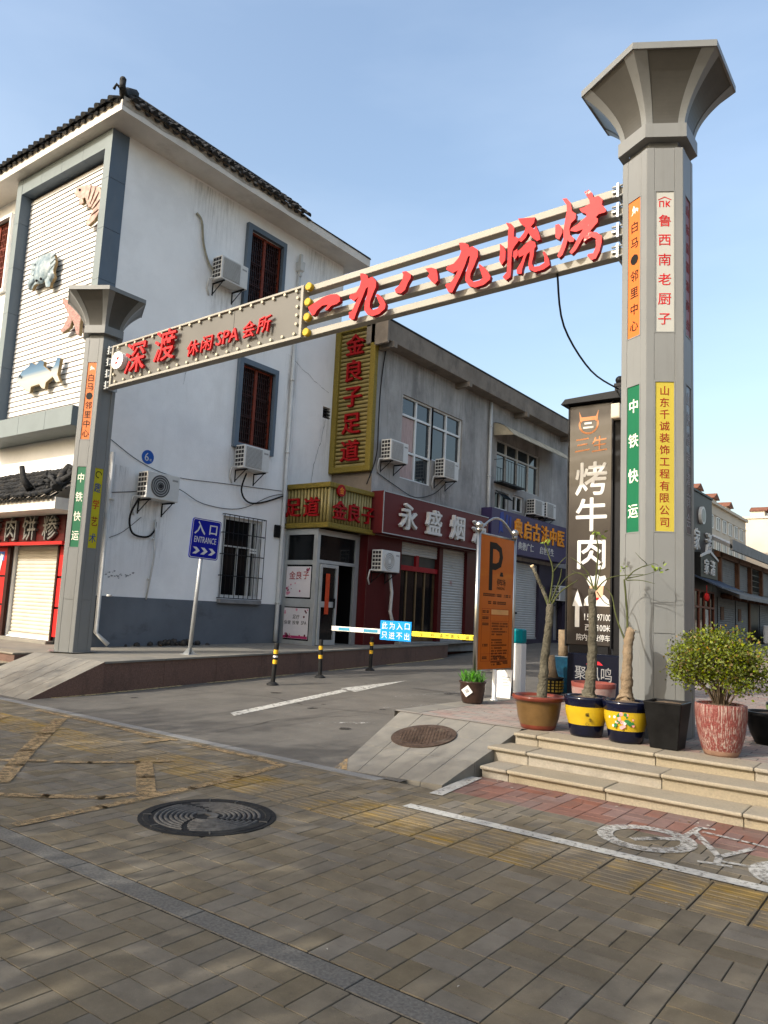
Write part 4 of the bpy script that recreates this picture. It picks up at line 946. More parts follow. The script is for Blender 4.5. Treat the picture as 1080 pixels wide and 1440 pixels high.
# corrugated awning over the second window
g = MB(); n_ = 8; prof = []
for k in range(n_+1): a = k/n_; prof.append((X2+.02+.75*a, 7.98-.42*a*a-.06*a))
ya, yb = 22.15, 27.0
vs = [(x_, y_, z_+o_) for o_ in (0, .02) for y_ in (ya, yb) for x_, z_ in prof]
k = n_+1
g.add(vs, [(i, k+i, k+i+1, i+1) for i in range(n_)]+[(2*k+i, 2*k+i+1, 3*k+i+1, 3*k+i) for i in range(n_)])
g.add([(X2+.02, ya, 7.55)]+[(x_, ya, z_) for x_, z_ in prof], [tuple(range(n_+2))])
g.build('awning', mat('stained plastic awning', (.36, .31, .22), .6, .25, 3.), b2)
# shop with sliding glass doors and shutters
g = MB(); fbox(g, OX(X2), FX, 17.15, 19.1, .66, 3.45, -.9, -.86); dr = g.build('shop_interior', black_gap, b2)
g = MB()
for a in (17.17, 17.62, 18.1, 18.55, 19.04): fbox(g, OX(X2), FX, a-.03, a+.03, .66, 2.68, -.18, -.13)
fbox(g, OX(X2), FX, 17.15, 19.1, .66, .9, -.178, -.132); g.build('door_frame', mat('bronze door frame', (.16, .11, .06), .35, .2, 5., metal=.6), dr)
g = MB(); fbox(g, OX(X2), FX, 17.2, 19.0, .9, 2.66, -.17, -.165); g.build('door_glass', glass_dk, dr)
g = MB(); fbox(g, OX(X2), FX, 17.15, 19.1, 2.66, 2.8, -.2, -.05); fbox(g, OX(X2), FX, 18.0, 18.14, 2.8, 3.12, -.19, -.08); g.build('transom', mat('red transom', (.25, .01, .015), .35), dr)
g = MB(); fbox(g, OX(X2), FX, 17.15, 18.0, 2.8, 3.12, -.17, -.16); fbox(g, OX(X2), FX, 18.14, 19.1, 2.8, 3.12, -.17, -.16); g.build('transom_glass', glass('fanlight glass', (.06, .065, .06), .1), dr)
for y in (17.75, 18.0, 18.35, 18.75):
    g = MB(); fbox(g, OX(X2), FX, y-.06, y+.06, 1.0, 2.3, -.5, -.45); g.build('goods', mat('pale stock', (.35, .33, .3), .7, .4, 9.), dr)
shutter(dr, OX(X2), FX, 17.16, 19.09, 3.1, 3.45, -.1, shut_m)
def rshutter(y0, y1, z0, z1):
    g = MB(); fbox(g, OX(X2), FX, y0, y1, z0, z1, -.25, -.2); s_ = g.build('roller_shutter', black_gap, b2); shutter(s_, OX(X2), FX, y0+.01, y1-.01, z0+.06, z1, -.12, shut_m)
    g = MB(); fbox(g, OX(X2), FX, y0+.01, y1-.01, z0, z0+.06, -.12, -.07); g.build('bottom_rail', galv, s_); return s_
s_ = rshutter(19.3, 20.72, .68, 3.46)
g = MB(); glyph(g, '行', (X2-.09, 19.95, 2.45), FX, .14, .14, .002); g.build('sticker', gold_red, s_)
s_ = rshutter(22.2, 25.98, .75, 3.46)
g = MB(); fbox(g, OX(X2), FX, 24.28, 24.4, 1.62, 1.68, -.1, -.07); g.build('lock', blk_met, s_)
g = MB(); g.box(X2-.3, X2+.22, 17.0, 21.2, .4, .68); g.build('door_step', mat('grey step', (.2, .2, .19), .85, .15, 4.), b2, .01)
g = MB(); g.tube([(X2+.1, 16.5, 2.5), (X2+.12, 16.6, 2.0), (X2+.08, 16.62, 1.5), (X2+.08, 16.9, .9)], .045, 7); g.build('duct', let_ws, b2)
wire('cable', 'black cable hanging down the grey wall beside the gold sign', [(X2+.05, 15.9, 8.6), (X2+.06, 15.75, 7.6), (X2+.06, 15.72, 6.6), (X2+.08, 15.68, 5.6), (X2+.1, 15.3, 4.75)], .018)
wire('cable', 'thin wires looping under the window of the grey building', [(X2+.03, 15.8, 5.15), (X2+.03, 16.6, 4.95), (X2+.04, 17.6, 4.75), (X2+.03, 18.6, 5.0), (X2+.03, 19.2, 5.4)], .01)

for r in ((15.75, 16.7, 4.7, 5.6), (18.5, 19.5, 4.65, 5.5), (16.9, 20.1, 4.65, 5.2), (24.6, 26.6, 5.0, 5.3), (21.6, 22.1, 5.1, 8.6), (15.7, 16.8, 7.2, 8.65), (20.2, 21.6, 6.8, 8.65), (26.0, 28.3, 6.8, 8.65), (17, 19.8, 7.7, 8.65)): stain(b2, X2, *r)
# ---- shop signs on the grey building
XS = -11.8
t = thing('shop_sign', 'maroon shop sign board with four white raised characters', 'sign', (XS, 18.3, 3.51))
g = MB(); g.box(X2, XS, 15.66, 21.3, 3.51, 4.63); g.build('board', maroon, t, .01)
g = MB(); e_ = .025
for a in ((15.66, 21.3, 3.51, 3.51+e_), (15.66, 21.3, 4.63-e_, 4.63), (15.66, 15.66+e_, 3.53, 4.61)): fbox(g, OX(XS), FX, *a, 0, .012)
g.build('trim', galv, t)
for c, y in (('永', 16.75), ('盛', 18.02), ('烟', 19.32), ('酒', 20.62)):
    g = MB(); glyph(g, c, (XS, y, 4.06), FX, .76, .70, .1, 2); g.build('letter', let_w, t)
t = thing('shop_sign', 'purple shop sign board with yellow characters above the grey shutter', 'sign', (XS, 24.5, 3.62))
g = MB(); g.box(X2, XS, 21.5, 27.45, 3.62, 5.0); g.build('board', purple, t, .01)
for k, c in enumerate('典启古法中医'):
    g = MB(); glyph(g, c, (XS, 23.35+k*.71, 4.52), FX, .58, .62, .05, 2); g.build('letter', let_or, t)
g = MB()
for k, c in enumerate('典德广仁'): glyph(g, c, (XS, 23.55+k*.31, 3.94), FX, .27, .27, .012)
for k, c in enumerate('启世养生'): glyph(g, c, (XS, 25.25+k*.31, 3.94), FX, .27, .27, .012)
g.build('lettering', let_w, t)
g = MB(); U_, V_, N_ = FX
for q_ in ([(22.0, 4.2), (22.08, 4.9), (22.28, 4.95), (22.35, 4.7), (22.2, 4.55), (22.3, 4.25), (22.1, 4.3)], [(22.45, 4.55), (22.5, 4.88), (22.62, 4.88), (22.6, 4.52)], [(22.7, 4.5), (22.74, 4.86), (22.86, 4.84), (22.84, 4.48)]):
    g.prism(q_, OX(XS), U_, V_, N_, .012)
g.build('logo', mat('deep blue logo', (.02, .04, .22), .4), t)

# ---- gold vertical sign
t = thing('vertical_sign', 'tall gold ribbed vertical sign with five red characters', 'sign', (-12.87, 15.6, 5.18))
g = MB(); fbox(g, OY(15.61), FY, -13.58, -12.18, 5.17, 9.27, 0, .06); g.build('board', mat('dark gold recess', (.07, .053, .018), .6), t)
for k in range(34):
    g = MB(); z = 5.3+k*.1155; g.tube([(-13.45, 15.56, z+.05), (-12.3, 15.56, z+.05)], .045, 6, cap=False); g.build('rib', gold_m, t)
g = MB()
for a in ((-13.6, -13.42, 5.15, 9.29), (-12.34, -12.16, 5.15, 9.29), (-13.42, -12.34, 5.15, 5.31), (-13.42, -12.34, 9.13, 9.29)): fbox(g, OY(15.61), FY, *a, 0, .16)
g.build('frame', gold_d, t, .02, 2)
for k, c in enumerate('金良子足道'):
    g = MB(); glyph(g, c, (-12.87, 15.50, 8.72-k*.745), FY, .62, .58, .07, 2); g.build('letter', red_s if 0 else gold_red, t)

# ---- glazed entrance vestibule with its gold canopy sign
VX0, VX1, VY0, VY1 = -13.58, -12.47, 13.95, 15.6
t = thing('entrance_vestibule', 'small glazed shop entrance with posters under the gold canopy sign', 'entrance', (-13.0, 14.6, .56))
al = mat('aluminium door frame', (.44, .46, .46), .35, .08, 4., metal=.5)
g = MB(); ff = OY(VY0)
for a in ((VX0, VX0+.1, .56, 3.4), (VX1-.13, VX1, .56, 3.4)): fbox(g, ff, FY, *a, -.08, .0)
for a in ((VX0+.1, VX1-.13, 2.55, 2.66), (VX0+.1, VX1-.13, 3.3, 3.4), (VX0+.1, VX1-.13, .56, .68), (VX0+.1, VX1-.13, 1.5, 1.7)): fbox(g, ff, FY, *a, -.08, -.002)
ffx = OX(VX1)
for a in ((VY0+.001, VY0+.1, .56, 3.4), (15.45, 15.6, .56, 3.4)): fbox(g, ffx, FX, *a, -.08, .001)
for a in ((VY0+.1, 15.45, 2.6, 2.68), (VY0+.1, 15.45, 3.3, 3.4)): fbox(g, ffx, FX, *a, -.08, -.002)
g.build('frame', al, t)
g = MB(); fbox(g, ff, FY, VX0+.1, VX1-.13, 2.66, 3.3, -.05, -.04); fbox(g, ff, FY, VX0+.1, VX1-.13, .68, 2.55, -.05, -.04); fbox(g, ffx, FX, VY0+.1, 15.45, 2.68, 3.3, -.05, -.04); g.build('pane', glass_dk, t)
g = MB(); g.box(VX0, VX1-.02, VY0+.02, VY1, 3.38, 3.44); g.build('ceiling', al, t)
poster = mat('pale pink poster', (.55, .53, .55), .5, .05, 3.)
for z0, z1 in ((1.74, 2.5), (.72, 1.47)):
    g = MB(); fbox(g, ff, FY, -13.46, -12.63, z0, z1, .001, .006); g.build('poster', poster, t)
g = MB()
for k, c in enumerate('金良子'): glyph(g, c, (-13.25+k*.23, VY0-.007, 2.28), FY, .2, .2, .002, 1)
g.build('poster_lettering', gold_red, t)
g = MB()
for k, c in enumerate('足疗'): glyph(g, c, (-13.1+k*.12, VY0-.007, 1.25), FY, .11, .11, .002)
for k, c in enumerate('保健按摩'): glyph(g, c, (-13.38+k*.12+(k//2)*.04, VY0-.007, 1.11), FY, .1, .1, .002)
glyph(g, 'SPA', (-12.77, VY0-.007, 1.11), FY, .18, .09, .002); g.build('poster_print', blk_met, t)
g = MB(); rd = random.Random(21)
for k in range(46):
    hi_ = k % 2; x_ = rd.choice((rd.gauss(-13.38, .05), rd.gauss(-12.72, .05), rd.uniform(-13.44, -12.66))); z_ = (rd.gauss(2.42, .05) if x_ > -12.85 else rd.gauss(1.9, .08)) if hi_ else (rd.gauss(.79, .04) if k % 3 else rd.gauss(1.38, .05))
    z_ = min(max(z_, 1.78 if hi_ else .76), 2.46 if hi_ else 1.43); x_ = min(max(x_, -13.42), -12.67)
    g.disc((x_, VY0-.0062, z_), X, Z, -Y, rd.uniform(.012, .038), .0008+.0003*(k % 4), 7, rd.choice((0, 0, 1, 2)))
fbox(g, ff, FY, -13.455, -12.635, .725, .79, .0062, .0066, 1); g.build('poster_blossom', [mat('pink blossom print', (.5, .2, .27), .5), mat('magenta print', (.3, .03, .1), .5), mat('dark blossom print', (.1, .02, .03), .5)], t)
g = MB()     # open door leaf and dark doorway
for a in ((VY0+.12, VY0+.19, .6, 2.58), (14.66, 14.74, .6, 2.58)): fbox(g, ffx, FX, *a, -.03, .05)
for a in ((VY0+.19, 14.66, .6, .72), (VY0+.19, 14.66, 1.52, 1.66), (VY0+.19, 14.66, 2.5, 2.58)): fbox(g, ffx, FX, *a, -.03, .048)
dl = g.build('door', al, t)
g = MB(); fbox(g, ffx, FX, VY0+.19, 14.66, .72, 1.52, 0, .01); fbox(g, ffx, FX, VY0+.19, 14.66, 1.66, 2.5, 0, .01); g.build('pane', glass_dk, dl)
g = MB(); fbox(g, ffx, FX, 14.27, 14.42, 1.35, 2.35, .052, .056); g.build('couplet_strip', mat('red paper couplet', (.5, .06, .02), .6, .15, 9.), dl)
g = MB(); fbox(g, ffx, FX, 14.6, 14.64, 1.5, 1.75, .05, .09); g.build('handle', blk_met, dl, .008)
g = MB(); fbox(g, ffx, FX, 15.0, 15.1, 1.35, 2.35, -.25, -.24); g.build('inner_couplet', mat('dark red paper', (.25, .02, .01), .6), t)
g = MB(); g.box(-13.55, -12.6, 15.55, 15.6, .56, 3.3); g.build('back_wall', black_gap, t)
g = MB(); fbox(g, OY(15.62), FY, -12.466, -12.203, .5, 3.46, .002, .012); g.build('end_panel', maroon_w, b2)
t = thing('canopy_sign', 'gold ribbed corner canopy sign with red characters above the glazed entrance', 'sign', (-12.85, 14.8, 3.46))
CX1, CY0 = -12.14, 13.9
gold_b = mat('dark gold recess', (.07, .053, .018), .6)
g = MB(); g.box(XW, CX1-.06, CY0+.06, 15.78, 3.5, 4.56); g.build('box', gold_b, t)
rm = MB(); rm.add([], [])
for k in range(13):
    g = MB(); x_ = -13.53+k*.112; g.tube([(x_, CY0+.05, 3.58), (x_, CY0+.05, 4.46)], .04, 6); g.build('rib', gold_m, t)
for k in range(16):
    g = MB(); y = 14.02+k*.113; g.tube([(CX1-.05, y, 3.58), (CX1-.05, y, 4.46)], .04, 6); g.build('rib', gold_m, t)
for z in (3.46, 4.46):
    g = MB(); g.box(XW+.01, CX1+.03, CY0-.03, CY0+.1, z, z+.13); g.box(CX1-.1, CX1+.03, CY0+.1, 15.8, z, z+.13); g.build('border', gold_d, t, .02, 2)
for c, x_ in (('足', -13.3), ('道', -12.68)):
    g = MB(); glyph(g, c, (x_, CY0-.0, 3.98), FY, .5, .48, .06, 2); g.build('letter', gold_red, t)
for k, c in enumerate('金良子'):
    g = MB(); glyph(g, c, (CX1+.0, 14.3+k*.57, 3.93), FX, .5, .46, .06, 2); g.build('letter', gold_red, t)
g = MB(); g.disc((CX1+.0, 14.3, 4.42), *FX, .15, .06, 20); g.build('emblem', gold_red, t)
g = MB(); glyph(g, '金', (CX1+.06, 14.3, 4.42), FX, .17, .17, .003); g.build('emblem_mark', let_or, t)
# ================================================================== GATEWAY
gw = thing('gateway', 'grey steel gateway with two flared pillars and a sign beam across the road', 'gateway', (-7.5, 8.0, 0))
PIL = {'l': (-12.591, 7.729, .516, .346, 5.694, 6.55, .755), 'r': (-2.546, 8.349, .350, .391, 6.434, 7.40, .853)}
def hexp(c, r, a, z): return V3(c[0]+r*cos(radians(a)), c[1]+r*sin(radians(a)), z)
def face_fr(a): return (V3(-sin(radians(a)), cos(radians(a)), 0), Z, V3(cos(radians(a)), sin(radians(a)), 0))
sp_or = mat('orange sign film', (.50, .125, .022), .5, .04, 2., spec=.25); sp_gr = mat('green sign film', (.005, .10, .042), .5, .05, 2., spec=.25); sp_ye = mat('yellow sign film', (.36, .29, .035), .5, .05, 2., spec=.25)
sp_yg = mat('olive yellow sign film', (.42, .37, .02), .35, .05, 2.); sp_wh = mat('pale sign film', (.34, .34, .31), .5, .03, 2.); sp_rd = mat('dark red sign film', (.17, .025, .02), .35, .3, 5.); sp_gy = mat('grey sign film', (.10, .10, .11), .2, .1, 2.)
txt_dk = mat('dark print', (.012, .011, .01), .5); txt_rd = mat('red print', (.36, .012, .014), .5); txt_br = mat('brown red print', (.2, .02, .012), .5); txt_cr = mat('cream print', (.7, .66, .55), .5); txt_bl = mat('navy print', (.02, .05, .2), .5); txt_gl = mat('grey print', (.25, .25, .26), .5)
B = '白马·邻里中心'; Gn = '中铁快运'
def pillar(c, R, zb, hs, ht, Rc, bands, signs):
    ap = R*cos(radians(30))
    q = MB(); q.lathe([(R-.016, -.1), (R-.016, hs)], (c[0], c[1], zb), 6, 0, False, radians(30)); q.lathe([(R-.016, hs), (.0001, hs)], (c[0], c[1], zb), 6, 0, False, radians(30))
    p = q.build('pillar', gal, gw)
    ew = R*.22
    for a in (0, 60, 120, 180, 240, 300):
        fr = face_fr(a); O = V3(c[0], c[1], zb)+fr[2]*(ap-.014)
        for s in (-1, 1):
            u0, u1 = (-R/2+.002, -R/2+ew) if s < 0 else (R/2-ew, R/2-.002)
            q = MB(); fbox(q, O, fr, u0, u1, 0, hs, 0, .014); q.build('edge_strip', gal, p, .002)
        zs = [0, bands[0]*.5, bands[0]] if bands[0] > 1 else [0, bands[0]]
        segs = list(zip(zs, zs[1:]))+[(bands[1], bands[2]), (bands[3], hs)]
        if a in (60, 120, 180): segs = [(0, hs*.25), (hs*.25, hs*.5), (hs*.5, hs*.75), (hs*.75, hs)]
        for v0, v1 in segs:
            q = MB(); fbox(q, O, fr, -R/2+ew+.003, R/2-ew-.003, v0+.003, v1-.003, 0, .012); q.build('cladding_panel', gal, p, .002)
    # capital: neck, collar, flared body, ribs, rim
    n0 = hs+.10*R/.35*.9; q = MB(); cz = (c[0], c[1], zb)
    q.lathe([(R*.80, hs-.01), (R*.80, n0+.03)], cz, 6, 0, False, radians(30)); q.build('neck', gal, p)
    cl = n0+.15*R/.36; q = MB()
    q.lathe([(R*.82, n0), (R*1.14, n0), (R*1.14, cl)], cz, 6, 0, False, radians(30)); q.build('collar', gal, p)
    prof = []
    for k in range(19):
        s = k/18; prof.append((R*1.05+(Rc-R*1.05)*(s**1.75), cl+(ht-.075-cl)*s))
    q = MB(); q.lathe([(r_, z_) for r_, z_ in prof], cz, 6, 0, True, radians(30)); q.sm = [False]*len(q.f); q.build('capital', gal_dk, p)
    for a in range(6):     # a rib along each arris
        q = MB(); vs = []
        for r_, z_ in prof:
            for da in (-1, 0, 1):
                v = hexp(c, r_*1.012, 30+60*a, zb+z_)
                if da: v = v.lerp(hexp(c, r_*1.012, 30+60*(a+da), zb+z_), .17)
                vs.append(v)
        q.add(vs, [(3*i+j, 3*i+j+1, 3*i+j+4, 3*i+j+3) for i in range(18) for j in (0, 1)]); q.build('rib', gal, p)
    q = MB(); q.lathe([(Rc*.97, ht-.075), (Rc*1.03, ht-.075), (Rc*1.03, ht), (.0001, ht+.01)], cz, 6, 0, False, radians(30)); q.build('rim', gal, p)
    # sign boxes let into the faces
    for a, lo, hi, m_, chars, tm, sz, icon in signs:
        fr = face_fr(a); O = V3(c[0], c[1], 0)+fr[2]*(ap-.02)
        w2 = R/2-ew-.012; h_ = hi-lo
        q = MB(); fbox(q, O, fr, -w2, w2, lo, hi, 0, .012); sgn = q.build('sign_panel', m_, gw)
        q = MB()
        for r_ in ((-w2-.012, -w2, lo-.012, hi+.012), (w2, w2+.012, lo-.012, hi+.012), (-w2, w2, hi, hi+.012), (-w2, w2, lo-.012, lo)): fbox(q, O, fr, *r_, 0, .022)
        q.build('bezel', gal, sgn)
        q = MB(); top = hi-(h_*.14 if icon else .02*h_); k_ = len(chars); stp = (top-lo-.02*h_)/k_
        for i, ch in enumerate(chars):
            mi = i if isinstance(tm, list) and i < len(tm) else 0
            q = MB(); glyph(q, ch, O+fr[1]*(top-(i+.5)*stp)+fr[2]*.012, fr, min(sz, 1.5*w2), min(sz, stp*.8), .003, 2 if chars == Gn else 1, 0); q.build('letter', tm[mi] if isinstance(tm, list) else tm, sgn)
        if icon:
            q = MB(); ci = O+fr[1]*(hi-h_*.08)+fr[2]*.012; s_ = w2*.75
            if icon == 'horse': q.prism([(-.7, -.6), (-.35, -.1), (-.5, .3), (-.2, .9), (.1, .5), (.05, .25), (.5, .3), (.8, .0), (.7, -.5), (.45, -.1), (.2, -.15), (.1, -.6), (-.05, -.2), (-.2, -.25), (-.45, -.55)], ci, fr[0]*s_, fr[1]*s_, fr[2], .003)
            elif icon == 'house':
                for pl in ([(-1, .5), (0, 1), (1, .5), (.9, .42), (0, .85), (-.9, .42)], [(-.8, -.7), (-.8, .3), (-.1, .3), (-.1, -.7), (-.25, -.7), (-.25, .15), (-.65, .15), (-.65, -.7)], [(.15, -.7), (.15, .3), (.3, .3), (.3, -.1), (.7, .3), (.8, .2), (.5, -.2), (.8, -.6), (.7, -.7), (.3, -.35), (.3, -.7)]): q.prism(pl, ci, fr[0]*s_, fr[1]*s_, fr[2], .003)
            else:
                n_ = 18; vs = [ci+fr[0]*(r_*s_*cos(2*pi*k/n_))+fr[1]*(r_*s_*sin(2*pi*k/n_))+fr[2]*.002 for r_ in (.75, 1) for k in range(n_)]; q.add(vs, [(k, (k+1) % n_, n_+(k+1) % n_, n_+k) for k in range(14)])
            q.build('icon', txt_cr if icon == 'horse' else (txt_rd if icon == 'house' else txt_dk), sgn)
    return p
B = '白马·邻里中心'; Gn = '中铁快运'
c = PIL['l']; pl_ = pillar(c[:2], c[3], c[2], c[4], c[5], c[6], (2.36-.516, 3.81-.516, 4.31-.516, 5.75-.516),
    [(300, 4.31, 5.75, sp_or, B, txt_dk, .15, 'horse'), (300, 2.36, 3.81, sp_gr, Gn, txt_cr, .17, None), (0, 2.36, 3.81, sp_yg, '趣学艺术', [txt_bl, txt_rd, txt_br, txt_bl], .17, 'loop')])
c = PIL['r']; pr_ = pillar(c[:2], c[3], c[2], c[4], c[5], c[6], (2.465-.35, 4.08-.35, 4.64-.35, 6.26-.35),
    [(240, 4.64, 6.26, sp_or, B, txt_dk, .125, 'horse'), (240, 2.465, 4.08, sp_gr, Gn, txt_cr, .15, None), (300, 4.64, 6.26, sp_wh, '鲁西南老厨子', txt_rd, .135, 'house'),
     (300, 2.465, 4.08, sp_ye, '山东千诚装饰工程有限公司', txt_br, .1, None), (0, 4.64, 6.26, sp_rd, '山东省福清商会', txt_br, .12, None), (0, 2.465, 4.08, sp_gy, '山东省福清商会', txt_gl, .15, None)])
g = MB(); g.add([hexp(PIL['l'][:2], r_, 30+60*k, .53) for r_ in (.35, .46) for k in range(6)], [(k, (k+1) % 6, 6+(k+1) % 6, 6+k) for k in range(6)]); g.build('base_plate', gal, gw)

# ---- beam: four rails, sign board on the left half, red characters
BA, BB = V3(-12.29, 7.72, 0), V3(-2.885, 8.33, 0); bd = (BB-BA).normalized(); bn = V3(bd.y, -bd.x, 0); BL = (BB-BA).length
def bz0(s): return 5.275+(5.745-5.275)*s/BL     # underside of the beam
def bh(s): return .755+(.865-.755)*s/BL
def BP(s, v, n=0): return BA+bd*s+Z*(bz0(s)+bh(s)*v)+bn*n
def bbar(q, s0, s1, v0, v1, n0, n1, mi=0):
    vs = [BP(s, v, n_) for s in (s0, s1) for v, n_ in ((v0, n0), (v0, n1), (v1, n1), (v1, n0))]
    q.add(vs, [(0,1,2,3), (7,6,5,4), (0,4,5,1), (1,5,6,2), (2,6,7,3), (3,7,4,0)], mi); return q
for v in (0, .29, .585, .88):
    q = bbar(MB(), .0 if v in (0, .88) else 4.45, BL-.02, v, v+.115, -.08, .055); q.build('rail', rail_m, gw, .006)
bd_m = mat('grey sign board', (.125, .12, .108), .4, .05, 1.5)
q = bbar(MB(), .22, 4.62, .02, .98, .0, .085); bdo = q.build('sign_board', bd_m, gw)
q = MB()
for s0, s1, v0, v1 in ((.2, 4.64, -.02, .035), (.2, 4.64, .955, 1.0), (.2, .245, .03, .96), (4.59, 4.64, .03, .96)): bbar(q, s0, s1, v0, v1, -.02, .12)
q.build('edge_trim', rail_m, bdo, .004)
for s in (1.75, 3.2): q = bbar(MB(), s-.004, s+.004, .04, .95, .08, .087); q.build('seam', ac_dk, bdo)
stud = mat('cream lamp stud', (.42, .38, .29), .4)
def studat(s, v): q = MB(); q.disc(BP(s, v, .085), bd, Z, bn, .024, .04, 8); q.build('stud', stud, bdo)
for k in range(19): studat(.36+k*.23, .92); studat(.36+k*.23, .085)
for k in range(1, 5): studat(.3, .1+k*.17); studat(4.53, .1+k*.17)
for c, s, w_, h_ in (('深', .95, .52, .56), ('渡', 1.70, .5, .54)):
    q = MB(); glyph(q, c, BP(s, .5 if c == '深' else .58, .14), (bd+Z*.05, Z, bn), w_, h_, .05, 1, shear=.05); q.build('letter', red_l, bdo)
for c, s in (('休', 2.38), ('闲', 2.70), ('SPA', 3.16), ('会', 3.62), ('所', 3.93)):
    q = MB(); glyph(q, c, BP(s, .33+.05*(s-2.3), .13), (bd+Z*.05, Z, bn), .48 if c == 'SPA' else .26, .22 if c == 'SPA' else .26, .045, 1, shear=.12); q.build('letter', red_l, bdo)
q = MB(); q.disc(BP(.46, .55, .085), bd, Z, bn, .16, .1, 24); q.build('round_logo', white_p, bdo)
q = MB(); n_ = 20; vs = [BP(.46, .55, .187)+bd*(r_*cos(2*pi*k/n_))+Z*(r_*sin(2*pi*k/n_)) for r_ in (.12, .125) for k in range(n_)]; q.add(vs, [(k, (k+1) % n_, n_+(k+1) % n_, n_+k) for k in range(n_)]); q.add([BP(.46, .55, .187)+bd*a+Z*b for a, b in ((-.02, .05), (.05, .06), (.03, .0), (-.01, .02))], [(0, 1, 2, 3)]); q.add([BP(.46, .55, .187)+bd*a+Z*b for a, b in ((-.05, -.07), (.02, -.06), (.0, -.02), (-.04, -.03))], [(0, 1, 2, 3)]); q.build('logo_mark', gold_red, bdo)
yel = mat('yellow end disc', (.42, .28, .025), .4)
for v in (.94, .64, .35, .06): q = MB(); q.disc(BP(4.73, v, .05), bd, Z, bn, .062, .08, 16); q.build('end_disc', yel, gw, .01)
